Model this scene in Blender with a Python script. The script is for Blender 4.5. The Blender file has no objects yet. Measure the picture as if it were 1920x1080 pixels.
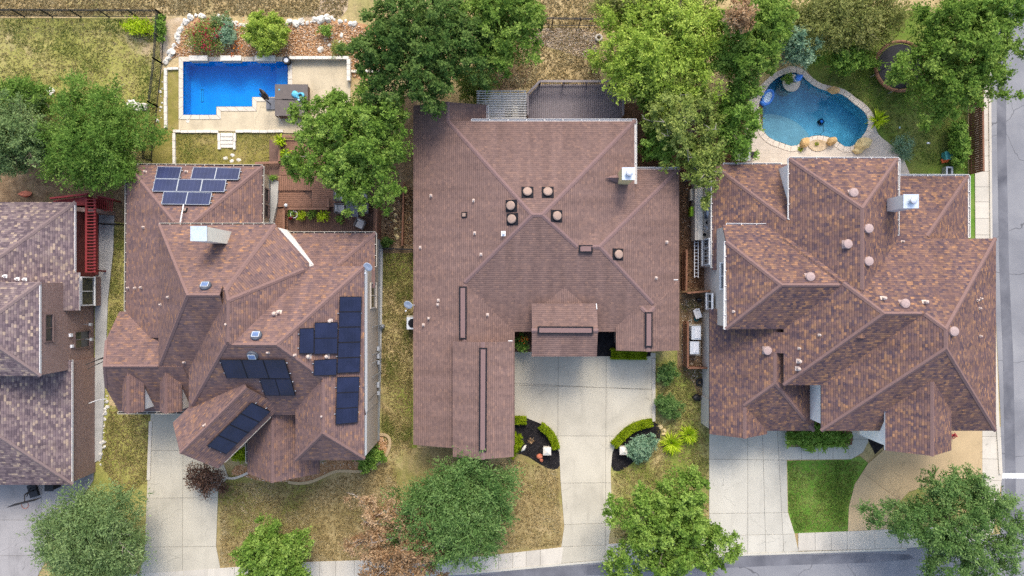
import bpy, bmesh, math, random
import numpy as np
from mathutils import Vector, Matrix, noise as mnoise
random.seed(7)
SC = bpy.context.scene
COL = SC.collection
# ---------------------------------------------------------------- camera, sky, sun, exposure
H, FPX = 50.0, 1321.0                      # drone height (m) and focal length in photo pixels (1920 wide)
cam_d = bpy.data.cameras.new('camera'); cam = bpy.data.objects.new('camera', cam_d); COL.objects.link(cam)
cam.location = (0, 0, H); cam.rotation_euler = (0, 0, 0)
cam_d.sensor_fit = 'HORIZONTAL'; cam_d.sensor_width = 36.0; cam_d.lens = 36.0 * FPX / 1920.0; cam_d.clip_end = 1500
SC.camera = cam
SUN_EL, SUN_AZ = math.radians(49), math.radians(9)     # azimuth measured from +Y towards +X
world = bpy.data.worlds.new('World'); SC.world = world; world.use_nodes = True
wn = world.node_tree.nodes; wl = world.node_tree.links
bg = wn['Background']; sky = wn.new('ShaderNodeTexSky'); sky.sky_type = 'NISHITA'; sky.sun_disc = False
sky.sun_elevation = SUN_EL; sky.sun_rotation = SUN_AZ; sky.dust_density = 3.0; sky.air_density = 1.0; sky.ozone_density = 0.6
wl.new(sky.outputs[0], bg.inputs[0]); bg.inputs[1].default_value = 0.15
sd = bpy.data.lights.new('sun', 'SUN'); so = bpy.data.objects.new('sun', sd); COL.objects.link(so)
sd.energy = 0.95; sd.angle = math.radians(20); sd.color = (1.0, 0.94, 0.84)
sdir = Vector((math.sin(SUN_AZ) * math.cos(SUN_EL), math.cos(SUN_AZ) * math.cos(SUN_EL), math.sin(SUN_EL)))
so.rotation_euler = sdir.to_track_quat('Z', 'Y').to_euler(); so.location = (0, 30, 60)
SC.view_settings.view_transform = 'Standard'; SC.view_settings.look = 'None'
SC.view_settings.exposure = 1.28; SC.view_settings.gamma = 1.0
SC.cycles.use_denoising = False
SC.cycles.max_bounces = 6; SC.cycles.transparent_max_bounces = 12
SC.cycles.caustics_reflective = False; SC.cycles.caustics_refractive = False

# ---------------------------------------------------------------- coordinates
def W(px, py, z=0.0):
    return ((px - 960) * (H - z) / FPX, (540 - py) * (H - z) / FPX, z)
def W2(px, py, z=0.0):
    return W(px, py, z)[:2]
# ---------------------------------------------------------------- material helpers
MATS = {}
def newmat(name, rough=0.8, spec=0.25):
    m = bpy.data.materials.new(name); m.use_nodes = True
    nt = m.node_tree; b = nt.nodes['Principled BSDF']
    b.inputs['Roughness'].default_value = rough
    b.inputs['Specular IOR Level'].default_value = spec
    MATS[name] = m
    return m, nt, b
def nd(nt, t, **kw):
    n = nt.nodes.new(t)
    for k, v in kw.items():
        if k in n.inputs: n.inputs[k].default_value = v
        else: setattr(n, k, v)
    return n
def mathn(nt, op, a, b=None, c=None):
    n = nt.nodes.new('ShaderNodeMath'); n.operation = op
    for i, v in enumerate((a, b, c)):
        if v is None: continue
        if isinstance(v, (int, float)): n.inputs[i].default_value = v
        else: nt.links.new(v, n.inputs[i])
    return n.outputs[0]
def ramp(nt, fac, stops, interp='LINEAR'):
    r = nt.nodes.new('ShaderNodeValToRGB'); r.color_ramp.interpolation = interp
    el = r.color_ramp.elements
    while len(el) < len(stops): el.new(0.5)
    for e, (p, c) in zip(el, stops):
        e.position = p; e.color = (c[0], c[1], c[2], 1)
    nt.links.new(fac, r.inputs[0])
    return r.outputs[0]
def mixc(nt, fac, a, b, blend='MIX'):
    n = nt.nodes.new('ShaderNodeMix'); n.data_type = 'RGBA'; n.blend_type = blend
    for s, v in ((n.inputs[0], fac), (n.inputs[6], a), (n.inputs[7], b)):
        if isinstance(v, (int, float)): s.default_value = v
        elif isinstance(v, tuple): s.default_value = (v[0], v[1], v[2], 1)
        else: nt.links.new(v, s)
    return n.outputs[2]
def noise(nt, vec, scale, detail=4, rough=0.6, dist=0.0):
    n = nt.nodes.new('ShaderNodeTexNoise'); n.inputs['Scale'].default_value = scale
    n.inputs['Detail'].default_value = detail; n.inputs['Roughness'].default_value = rough
    n.inputs['Distortion'].default_value = dist
    nt.links.new(vec, n.inputs['Vector']); return n.outputs['Fac']
def bump(nt, b, h, strength=0.5, dist=0.03):
    n = nt.nodes.new('ShaderNodeBump'); n.inputs['Strength'].default_value = strength
    n.inputs['Distance'].default_value = dist
    nt.links.new(h, n.inputs['Height']); nt.links.new(n.outputs[0], b.inputs['Normal'])
def pos(nt):
    g = nt.nodes.new('ShaderNodeNewGeometry'); return g.outputs['Position']
def objc(nt):
    g = nt.nodes.new('ShaderNodeTexCoord'); return g.outputs['Object']
def simple(name, col, rough=0.7, var=0.18, scale=6.0, metal=0.0, spec=0.3, bmp=0.0, world=False):
    m, nt, b = newmat(name, rough, spec)
    p = pos(nt) if world else objc(nt)
    n1 = noise(nt, p, scale, 5)
    lo = tuple(c * (1 - var) for c in col); hi = tuple(min(1, c * (1 + var)) for c in col)
    nt.links.new(ramp(nt, n1, [(0.3, lo), (0.7, hi)]), b.inputs['Base Color'])
    b.inputs['Metallic'].default_value = metal
    if bmp: bump(nt, b, noise(nt, p, scale * 4, 3), bmp, 0.02)
    return m
def ground_mat(name, stops, s1, s2, fine=6.5, amp=0.42, stops2=None, bmp=0.6, rough=0.95, thr=(0.4, 0.62), blot=0.55, blotc=(0.22, 0.155, 0.085)):
    """patchy ground: two big-noise colour families plus fine grain; stops = ramp colours"""
    m, nt, b = newmat(name, rough, 0.1)
    p = pos(nt)
    c = ramp(nt, noise(nt, p, s1, 6, 0.65, 0.3), stops)
    if stops2:
        f = nt.nodes.new('ShaderNodeMapRange'); f.inputs[1].default_value = thr[0]; f.inputs[2].default_value = thr[1]
        nt.links.new(noise(nt, p, s2, 5, 0.65, 0.6), f.inputs[0])
        c = mixc(nt, f.outputs[0], c, ramp(nt, noise(nt, p, s1 * 1.7, 6, 0.7), stops2))
    bl = nt.nodes.new('ShaderNodeMapRange'); bl.inputs[1].default_value = 0.56; bl.inputs[2].default_value = 0.70; bl.inputs[4].default_value = blot
    nt.links.new(noise(nt, p, 0.9, 6, 0.72, 0.8), bl.inputs[0]); c = mixc(nt, bl.outputs[0], c, blotc)
    g = noise(nt, p, fine, 6, 0.75)
    g2 = noise(nt, p, fine * 0.3, 5, 0.7)
    gg = mathn(nt, 'ADD', mathn(nt, 'MULTIPLY', g, 0.6), mathn(nt, 'MULTIPLY', g2, 0.4))
    k = nt.nodes.new('ShaderNodeMapRange'); k.inputs[1].default_value = 0.3; k.inputs[2].default_value = 0.7
    k.inputs[3].default_value = 1 - amp; k.inputs[4].default_value = 1 + amp
    nt.links.new(gg, k.inputs[0])
    c = mixc(nt, 1.0, c, k.outputs[0], 'MULTIPLY')
    nt.links.new(c, b.inputs['Base Color'])
    if bmp: bump(nt, b, gg, bmp, 0.08)
    return m
def shingle(name, stops, base, tw=0.20, ch=0.142, mix2=0.5, gran=0.16, bstr=0.6, band=0.74):
    """asphalt shingles: courses along V, tabs along U, each tab its own tone"""
    m, nt, b = newmat(name, 0.95, 0.04)
    uvn = nt.nodes.new('ShaderNodeUVMap'); uvn.uv_map = 'uv'
    sp = nt.nodes.new('ShaderNodeSeparateXYZ'); nt.links.new(uvn.outputs[0], sp.inputs[0])
    u, v = sp.outputs[0], sp.outputs[1]
    vr = mathn(nt, 'DIVIDE', v, ch); row = mathn(nt, 'FLOOR', vr); fr = mathn(nt, 'FRACT', vr)
    wr = nt.nodes.new('ShaderNodeTexWhiteNoise'); wr.noise_dimensions = '1D'; nt.links.new(row, wr.inputs['W'])
    def layer(w, seed):
        cu = mathn(nt, 'FLOOR', mathn(nt, 'ADD', mathn(nt, 'DIVIDE', u, w), mathn(nt, 'MULTIPLY', wr.outputs['Value'], 7.3 + seed)))
        cv = nt.nodes.new('ShaderNodeCombineXYZ'); nt.links.new(cu, cv.inputs[0]); nt.links.new(row, cv.inputs[1]); cv.inputs[2].default_value = seed
        wnn = nt.nodes.new('ShaderNodeTexWhiteNoise'); wnn.noise_dimensions = '3D'; nt.links.new(cv.outputs[0], wnn.inputs['Vector'])
        return wnn.outputs['Value']
    t1, t2 = layer(tw, 0.0), layer(tw * 1.6, 3.0)
    c1 = ramp(nt, t1, stops, 'CONSTANT'); c2 = ramp(nt, t2, stops, 'CONSTANT')
    c = mixc(nt, mix2, c1, c2)
    big = noise(nt, pos(nt), 0.55, 4, 0.6)
    c = mixc(nt, ramp(nt, big, [(0.42, (0, 0, 0)), (0.68, (0.3, 0.3, 0.3))]), c, base)
    mp = nt.nodes.new('ShaderNodeMapping'); mp.inputs['Scale'].default_value = (1.6, 0.16, 1); nt.links.new(uvn.outputs[0], mp.inputs[0])
    st = noise(nt, mp.outputs[0], 1.0, 5, 0.6); sk = nt.nodes.new('ShaderNodeMapRange'); sk.inputs[1].default_value = .3; sk.inputs[2].default_value = .7; sk.inputs[3].default_value = .84; sk.inputs[4].default_value = 1.13
    nt.links.new(st, sk.inputs[0]); c = mixc(nt, 1.0, c, sk.outputs[0], 'MULTIPLY')
    # shadow line at the butt of every course, darkened into the colour
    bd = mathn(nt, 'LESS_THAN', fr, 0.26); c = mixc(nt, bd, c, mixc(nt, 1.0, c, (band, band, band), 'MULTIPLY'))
    g = noise(nt, pos(nt), 38.0, 2, 0.6)
    k = nt.nodes.new('ShaderNodeMapRange'); k.inputs[1].default_value = 0.3; k.inputs[2].default_value = 0.7
    k.inputs[3].default_value = 1 - gran; k.inputs[4].default_value = 1 + gran; nt.links.new(g, k.inputs[0])
    c = mixc(nt, 1.0, c, k.outputs[0], 'MULTIPLY')
    nt.links.new(c, b.inputs['Base Color'])
    # butt edge relief: each course tapers up-slope, tabs differ in thickness
    h = mathn(nt, 'ADD', mathn(nt, 'SUBTRACT', 1.0, fr), mathn(nt, 'MULTIPLY', t1, 0.45))
    bump(nt, b, h, bstr, 0.028)
    return m
def leafmat(name, c_dark, c_mid, c_light, trans=0.35):
    m, nt, b = newmat(name, 0.6, 0.08)
    a = nt.nodes.new('ShaderNodeAttribute'); a.attribute_name = 'tint'
    c = ramp(nt, a.outputs['Fac'], [(0.0, c_dark), (0.5, c_mid), (1.0, c_light)])
    nt.links.new(c, b.inputs['Base Color'])
    t = nt.nodes.new('ShaderNodeBsdfTranslucent'); nt.links.new(c, t.inputs['Color'])
    mx = nt.nodes.new('ShaderNodeMixShader'); mx.inputs[0].default_value = trans
    nt.links.new(b.outputs[0], mx.inputs[1]); nt.links.new(t.outputs[0], mx.inputs[2])
    nt.links.new(mx.outputs[0], nt.nodes['Material Output'].inputs['Surface'])
    return m
def waterm(name, tint, wave=2.0, gl=0.9):
    m, nt, b = newmat(name, 0.02, 0.5)
    tr = nt.nodes.new('ShaderNodeBsdfTransparent'); tr.inputs[0].default_value = (*tint, 1)
    gs = nt.nodes.new('ShaderNodeBsdfGlossy'); gs.inputs['Roughness'].default_value = 0.03
    fr = nt.nodes.new('ShaderNodeFresnel'); fr.inputs[0].default_value = 1.33
    bp = nt.nodes.new('ShaderNodeBump'); bp.inputs['Strength'].default_value = 0.25; bp.inputs['Distance'].default_value = 0.05
    nt.links.new(noise(nt, pos(nt), wave, 3), bp.inputs['Height'])
    nt.links.new(bp.outputs[0], gs.inputs['Normal']); nt.links.new(bp.outputs[0], fr.inputs['Normal'])
    mx = nt.nodes.new('ShaderNodeMixShader'); nt.links.new(fr.outputs[0], mx.inputs[0])
    nt.links.new(tr.outputs[0], mx.inputs[1]); nt.links.new(gs.outputs[0], mx.inputs[2])
    nt.links.new(mx.outputs[0], nt.nodes['Material Output'].inputs['Surface'])
    return m
def brickm(name, c1, c2, mortar, bw=0.22, bh=0.075):
    m, nt, b = newmat(name, 0.9, 0.15)
    uvn = nt.nodes.new('ShaderNodeUVMap'); uvn.uv_map = 'uv'
    t = nt.nodes.new('ShaderNodeTexBrick'); t.inputs['Scale'].default_value = 1.0
    t.inputs['Brick Width'].default_value = bw; t.inputs['Row Height'].default_value = bh; t.inputs['Mortar Size'].default_value = 0.009
    t.inputs['Color1'].default_value = (*c1, 1); t.inputs['Color2'].default_value = (*c2, 1); t.inputs['Mortar'].default_value = (*mortar, 1)
    t.inputs['Bias'].default_value = -0.1
    nt.links.new(uvn.outputs[0], t.inputs['Vector'])
    c = mixc(nt, 0.35, t.outputs['Color'], ramp(nt, noise(nt, uvn.outputs[0], 5.0, 5), [(0.3, tuple(x * 0.55 for x in c1)), (0.7, tuple(min(1, x * 1.35) for x in c2))]))
    nt.links.new(c, b.inputs['Base Color']); bump(nt, b, t.outputs['Fac'], 0.5, -0.01)
    return m

# ---------------------------------------------------------------- mesh / object helpers
ORG = {}
def make_mesh(name, V, Fc, mats, mi=None, uv=None, smooth=False):
    me = bpy.data.meshes.new(name)
    me.from_pydata([tuple(map(float, v)) for v in V], [], [tuple(f) for f in Fc])
    if not isinstance(mats, (list, tuple)): mats = [mats]
    for m in mats: me.materials.append(MATS[m] if isinstance(m, str) else m)
    if mi is not None: me.polygons.foreach_set('material_index', np.array(mi, dtype=np.int32))
    if uv is not None:
        l = me.uv_layers.new(name='uv'); l.data.foreach_set('uv', np.array(uv, dtype=np.float32).ravel())
    if smooth: me.polygons.foreach_set('use_smooth', np.ones(len(me.polygons), dtype=bool))
    me.update()
    return me
def tag(o, label=None, cat=None, group=None, kind=None):
    if label: o['label'] = label
    if cat: o['category'] = cat
    if group: o['group'] = group
    if kind: o['kind'] = kind
    return o
def thing(name, label, cat, loc, group=None):
    o = bpy.data.objects.new(name, None); COL.objects.link(o); o.location = loc; o.empty_display_size = 0.2
    ORG[o.name] = np.array(loc, float)
    return tag(o, label, cat, group)
def part(parent, name, VF, mat, mi=None, uv=None, smooth=False, kind=None, label=None):
    V, Fc = VF
    V = np.array(V, float).reshape(-1, 3) - ORG[parent.name]
    o = bpy.data.objects.new(name, make_mesh(name, V, Fc, mat, mi, uv, smooth)); COL.objects.link(o); o.parent = parent
    ORG[o.name] = ORG[parent.name]
    return tag(o, label, None, None, kind)
def solo(name, label, cat, VF, mat, group=None, kind=None, smooth=False, mi=None, uv=None):
    V, Fc = VF; V = np.array(V, float).reshape(-1, 3)
    loc = np.array([(V[:, 0].min() + V[:, 0].max()) / 2, (V[:, 1].min() + V[:, 1].max()) / 2, V[:, 2].min()])
    o = bpy.data.objects.new(name, make_mesh(name, V - loc, Fc, mat, mi, uv, smooth)); COL.objects.link(o); o.location = loc
    ORG[o.name] = loc
    return tag(o, label, cat, group, kind)
def stru(name, VF, mat, label=None, kind='structure', uv=None):
    o = bpy.data.objects.new(name, make_mesh(name, VF[0], VF[1], mat, None, uv)); COL.objects.link(o)
    ORG[o.name] = np.zeros(3)
    return tag(o, label, None, None, kind)
def child_stuff(parent, name, VF, mat): return part(parent, name, VF, mat, kind='stuff')

def merge(*vfs):
    V, Fc = [], []
    for v, f in vfs:
        n = len(V); V.extend([tuple(p) for p in v]); Fc.extend([tuple(i + n for i in q) for q in f])
    return V, Fc
BOXF = [(0, 3, 2, 1), (4, 5, 6, 7), (0, 1, 5, 4), (1, 2, 6, 5), (2, 3, 7, 6), (3, 0, 4, 7)]
def box(cx, cy, z0, sx, sy, sz, rot=0.0):
    c, s = math.cos(rot), math.sin(rot); V = []
    for z in (z0, z0 + sz):
        for dx, dy in ((-1, -1), (1, -1), (1, 1), (-1, 1)):
            x, y = dx * sx / 2, dy * sy / 2
            V.append((cx + x * c - y * s, cy + x * s + y * c, z))
    return V, list(BOXF)
def bpx(x0, y0, x1, y1, z0, z1):
    """box whose top face covers the given photo rectangle"""
    a = W(x0, y1, z1); b = W(x1, y0, z1)
    return box((a[0] + b[0]) / 2, (a[1] + b[1]) / 2, z0, b[0] - a[0], b[1] - a[1], z1 - z0)
def beam(a, b, w, h):
    """rectangular bar from a to b (3-D points at the bar's axis)"""
    a, b = Vector(a), Vector(b); d = (b - a).normalized()
    up = Vector((0, 0, 1)) if abs(d.z) < 0.98 else Vector((0, 1, 0))
    s = d.cross(up).normalized() * w / 2; u = s.cross(d).normalized() * h / 2
    V = [p + k for p in (a, b) for k in (-s - u, s - u, s + u, -s + u)]
    return [tuple(v) for v in V], list(BOXF)
def ccw(P):
    a = sum(P[i][0] * P[(i + 1) % len(P)][1] - P[(i + 1) % len(P)][0] * P[i][1] for i in range(len(P)))
    return list(P) if a > 0 else list(P)[::-1]
def prism(P, z0, z1):
    P = ccw(P); n = len(P)
    V = [(x, y, z0) for x, y in P] + [(x, y, z1) for x, y in P]
    return V, [tuple(range(n))[::-1], tuple(range(n, 2 * n))] + [(i, (i + 1) % n, (i + 1) % n + n, i + n) for i in range(n)]
def ppx(L, z0, z1): return prism([W2(x, y, z1) for x, y in L], z0, z1)
def sheet(L, z): 
    P = ccw([W2(x, y, z) for x, y in L]); return [(x, y, z) for x, y in P], [tuple(range(len(P)))]
def fill(loops, z0, z1=None):
    """flat region with holes (first loop outer); with z0<z1 a slab with side faces"""
    top = z1 if z1 is not None else z0
    bm = bmesh.new(); ed = []
    for L in loops:
        vs = [bm.verts.new((x, y, top)) for x, y in L]
        ed += [bm.edges.new((vs[i], vs[(i + 1) % len(vs)])) for i in range(len(vs))]
    bmesh.ops.triangle_fill(bm, use_beauty=True, use_dissolve=False, edges=ed, normal=(0, 0, 1))
    bm.verts.ensure_lookup_table(); bm.verts.index_update()
    V = [tuple(v.co) for v in bm.verts]
    Fc = [tuple(v.index for v in (f.verts if f.normal.z > 0 else reversed(f.verts))) for f in bm.faces]
    bm.free()
    if z1 is not None:
        for L in loops:
            n = len(V); k = len(L)
            V += [(x, y, top) for x, y in L] + [(x, y, z0) for x, y in L]
            Fc += [(n + i, n + (i + 1) % k, n + k + (i + 1) % k, n + k + i) for i in range(k)]
    return V, Fc
def smooth_loop(L, it=2, closed=True):
    for _ in range(it):
        R = []
        n = len(L)
        for i in range(n if closed else n - 1):
            a, b = L[i], L[(i + 1) % n]
            R += [(a[0] * .75 + b[0] * .25, a[1] * .75 + b[1] * .25), (a[0] * .25 + b[0] * .75, a[1] * .25 + b[1] * .75)]
        L = R if closed else [L[0]] + R + [L[-1]]
    return L
def tube(pts, rad, n=6, cap=True):
    V, Fc = [], []
    pts = [Vector(p) for p in pts]
    if isinstance(rad, (int, float)): rad = [rad] * len(pts)
    for i, p in enumerate(pts):
        d = (pts[min(i + 1, len(pts) - 1)] - pts[max(i - 1, 0)])
        d = d.normalized() if d.length > 1e-9 else Vector((0, 0, 1))
        a = d.orthogonal().normalized() if i == 0 else (a - d * a.dot(d)).normalized()
        b = d.cross(a)
        for k in range(n):
            t = 2 * math.pi * k / n
            V.append(tuple(p + (a * math.cos(t) + b * math.sin(t)) * rad[i]))
    for i in range(len(pts) - 1):
        for k in range(n):
            Fc.append((i * n + k, i * n + (k + 1) % n, (i + 1) * n + (k + 1) % n, (i + 1) * n + k))
    if cap:
        Fc += [tuple(range(n))[::-1], tuple(range((len(pts) - 1) * n, len(pts) * n))]
    return V, Fc
def lathe(cx, cy, prof, n=16, sx=1.0, sy=1.0):
    V, Fc = [], []
    for r, z in prof:
        for k in range(n):
            t = 2 * math.pi * k / n
            V.append((cx + r * math.cos(t) * sx, cy + r * math.sin(t) * sy, z))
    for i in range(len(prof) - 1):
        for k in range(n):
            Fc.append((i * n + k, i * n + (k + 1) % n, (i + 1) * n + (k + 1) % n, (i + 1) * n + k))
    Fc += [tuple(range(n))[::-1], tuple(range((len(prof) - 1) * n, len(prof) * n))]
    return V, Fc
def torus(cx, cy, z, R, r, n=20, m=7, sx=1, sy=1, rot=0):
    V, Fc = [], []
    for i in range(n):
        t = 2 * math.pi * i / n
        for j in range(m):
            p = 2 * math.pi * j / m
            x, y = (R + r * math.cos(p)) * math.cos(t) * sx, (R + r * math.cos(p)) * math.sin(t) * sy
            V.append((cx + x * math.cos(rot) - y * math.sin(rot), cy + x * math.sin(rot) + y * math.cos(rot), z + r * math.sin(p)))
    for i in range(n):
        for j in range(m):
            Fc.append((i * m + j, ((i + 1) % n) * m + j, ((i + 1) % n) * m + (j + 1) % m, i * m + (j + 1) % m))
    return V, Fc
def blob(cx, cy, z0, sx, sy, sz, rough=0.25, sub=2, seed=0, rot=0.0, freq=1.1, flat=0.3):
    """irregular stone-like lump resting on z0"""
    bm = bmesh.new(); bmesh.ops.create_icosphere(bm, subdivisions=sub, radius=1.0)
    c, s = math.cos(rot), math.sin(rot); V = []
    for v in bm.verts:
        n = mnoise.noise(v.co * freq + Vector((seed * 7.1, seed * 3.3, 0)))
        n2 = mnoise.noise(v.co * freq * 2.7 + Vector((seed * 1.7, 0, seed)))
        p = v.co * (1 + rough * (n * 1.4 + n2 * 0.6))
        x, y, z = p.x * sx / 2, p.y * sy / 2, max(-flat, p.z)
        V.append((cx + x * c - y * s, cy + x * s + y * c, z0 + (z + flat) / (1 + flat) * sz))
    Fc = [tuple(v.index for v in f.verts) for f in bm.faces]
    bm.free(); return V, Fc
def in_poly(x, y, P):
    r = False; n = len(P); j = n - 1
    for i in range(n):
        if (P[i][1] > y) != (P[j][1] > y) and x < (P[j][0] - P[i][0]) * (y - P[i][1]) / (P[j][1] - P[i][1]) + P[i][0]: r = not r
        j = i
    return r
def clip(poly, f):
    """keep the side of a polygon where f(x,y) >= 0 (f linear)"""
    R = []; n = len(poly)
    for i in range(n):
        a, b = poly[i], poly[(i + 1) % n]; fa, fb = f(*a), f(*b)
        if fa >= -1e-9: R.append(a)
        if (fa > 1e-9 and fb < -1e-9) or (fa < -1e-9 and fb > 1e-9):
            t = fa / (fa - fb); R.append((a[0] + (b[0] - a[0]) * t, a[1] + (b[1] - a[1]) * t))
    return R
def clean(P, eps=1e-4):
    R = []
    for p in P:
        if not R or abs(p[0] - R[-1][0]) + abs(p[1] - R[-1][1]) > eps: R.append(p)
    if len(R) > 1 and abs(R[0][0] - R[-1][0]) + abs(R[0][1] - R[-1][1]) <= eps: R.pop()
    return R
def area(P):
    return 0.5 * sum(P[i][0] * P[(i + 1) % len(P)][1] - P[(i + 1) % len(P)][0] * P[i][1] for i in range(len(P)))
# ---------------------------------------------------------------- materials
TAN, DRK, MID, LGT = (0.34, 0.182, 0.098), (0.105, 0.075, 0.082), (0.176, 0.110, 0.096), (0.197, 0.123, 0.106)
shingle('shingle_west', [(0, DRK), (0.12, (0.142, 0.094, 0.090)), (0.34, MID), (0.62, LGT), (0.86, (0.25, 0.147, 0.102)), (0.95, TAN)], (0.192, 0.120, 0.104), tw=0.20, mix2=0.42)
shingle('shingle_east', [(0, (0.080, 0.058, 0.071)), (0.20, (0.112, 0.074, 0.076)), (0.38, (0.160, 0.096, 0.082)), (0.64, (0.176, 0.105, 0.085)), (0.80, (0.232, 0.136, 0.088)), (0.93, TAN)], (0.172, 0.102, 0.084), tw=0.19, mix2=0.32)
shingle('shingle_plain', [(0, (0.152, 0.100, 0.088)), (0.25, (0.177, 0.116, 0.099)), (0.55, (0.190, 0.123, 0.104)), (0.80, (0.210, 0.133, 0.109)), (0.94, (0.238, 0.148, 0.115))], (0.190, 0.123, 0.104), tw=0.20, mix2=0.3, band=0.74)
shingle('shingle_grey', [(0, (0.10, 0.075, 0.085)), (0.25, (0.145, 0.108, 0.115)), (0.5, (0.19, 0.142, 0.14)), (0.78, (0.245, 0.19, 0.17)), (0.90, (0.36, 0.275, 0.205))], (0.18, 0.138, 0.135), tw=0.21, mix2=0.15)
simple('cap_brown', (0.185, 0.118, 0.106), 0.95, 0.12, 9, world=True, spec=.05)
simple('cap_plain', (0.190, 0.124, 0.115), 0.95, 0.10, 9, world=True, spec=.05)
simple('cap_grey', (0.185, 0.138, 0.132), 0.95, 0.12, 9, world=True, spec=.05)
simple('fascia_brown', (0.16, 0.11, 0.10), 0.7, 0.1)
simple('fascia_white', (0.72, 0.71, 0.68), 0.6, 0.05)
simple('gutter_white', (0.62, 0.61, 0.58), 0.45, 0.06)
simple('gutter_cream', (0.46, 0.42, 0.35), 0.5, 0.06)
simple('gutter_dark', (0.07, 0.065, 0.06), 0.8, 0.3)
simple('stucco_white', (0.82, 0.80, 0.75), 0.85, 0.06, 3, bmp=0.2)
simple('stucco_taupe', (0.56, 0.51, 0.44), 0.9, 0.08, 3, bmp=0.25)
simple('chimney_cream', (0.76, 0.72, 0.60), 0.85, 0.07, 3, bmp=0.2)
simple('chimney_gold', (0.56, 0.46, 0.24), 0.85, 0.07, 3, bmp=0.2)
simple('chimney_grey', (0.62, 0.60, 0.57), 0.85, 0.07, 3, bmp=0.2)
simple('galvanized', (0.50, 0.56, 0.62), 0.4, 0.10, 4, metal=0.3, spec=0.5)
brickm('brick_red', (0.20, 0.115, 0.095), (0.31, 0.195, 0.16), (0.46, 0.40, 0.36))
brickm('brick_buff', (0.36, 0.28, 0.20), (0.46, 0.38, 0.28), (0.50, 0.45, 0.38))
brickm('brick_brown', (0.25, 0.17, 0.14), (0.33, 0.23, 0.18), (0.40, 0.36, 0.32))
simple('foundation', (0.43, 0.45, 0.46), 0.9, 0.12, 2.5, bmp=0.15)
simple('red_paint', (0.19, 0.022, 0.022), 0.6, 0.15, 4)
simple('red_floor', (0.17, 0.045, 0.04), 0.6, 0.25, 2)
simple('window_frame', (0.66, 0.67, 0.66), 0.5, 0.04)
simple('window_dark', (0.03, 0.028, 0.027), 0.5, 0.1)
m, nt, b = newmat('glass_dark', 0.06, 0.6); b.inputs['Base Color'].default_value = (0.035, 0.04, 0.045, 1)
simple('vent_brown', (0.32, 0.225, 0.175), 0.7, 0.12, 8)
simple('vent_pink', (0.36, 0.265, 0.24), 0.75, 0.12, 8)
simple('vent_black', (0.016, 0.016, 0.020), 0.8, 0.15, spec=.1)
simple('pipe_cream', (0.50, 0.40, 0.34), 0.6, 0.06)
simple('pipe_white', (0.76, 0.76, 0.74), 0.5, 0.04)
simple('dish_grey', (0.58, 0.62, 0.66), 0.45, 0.05)
simple('metal_grey', (0.38, 0.40, 0.42), 0.45, 0.12, metal=0.5)
simple('plastic_white', (0.74, 0.75, 0.76), 0.45, 0.06)
simple('aluminium', (0.55, 0.57, 0.60), 0.35, 0.05, metal=0.6)
def panelmat(name, cell, line, sx, sy, lw):
    m, nt, b = newmat(name, 0.3, 0.25)
    uvn = nt.nodes.new('ShaderNodeUVMap'); uvn.uv_map = 'uv'
    sp = nt.nodes.new('ShaderNodeSeparateXYZ'); nt.links.new(uvn.outputs[0], sp.inputs[0])
    fx = mathn(nt, 'FRACT', mathn(nt, 'MULTIPLY', sp.outputs[0], sx)); fy = mathn(nt, 'FRACT', mathn(nt, 'MULTIPLY', sp.outputs[1], sy))
    l = mathn(nt, 'MAXIMUM', mathn(nt, 'LESS_THAN', fx, lw), mathn(nt, 'LESS_THAN', fy, lw))
    n = noise(nt, pos(nt), 0.8, 3)
    c = mixc(nt, l, ramp(nt, n, [(0.35, tuple(k * .8 for k in cell)), (0.65, tuple(k * 1.25 for k in cell))]), line)
    nt.links.new(c, b.inputs['Base Color'])
panelmat('solar_blue', (0.020, 0.026, 0.070), (0.05, 0.06, 0.115), 6, 10, 0.06)
panelmat('solar_navy', (0.013, 0.017, 0.044), (0.020, 0.025, 0.058), 6, 10, 0.05)

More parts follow.
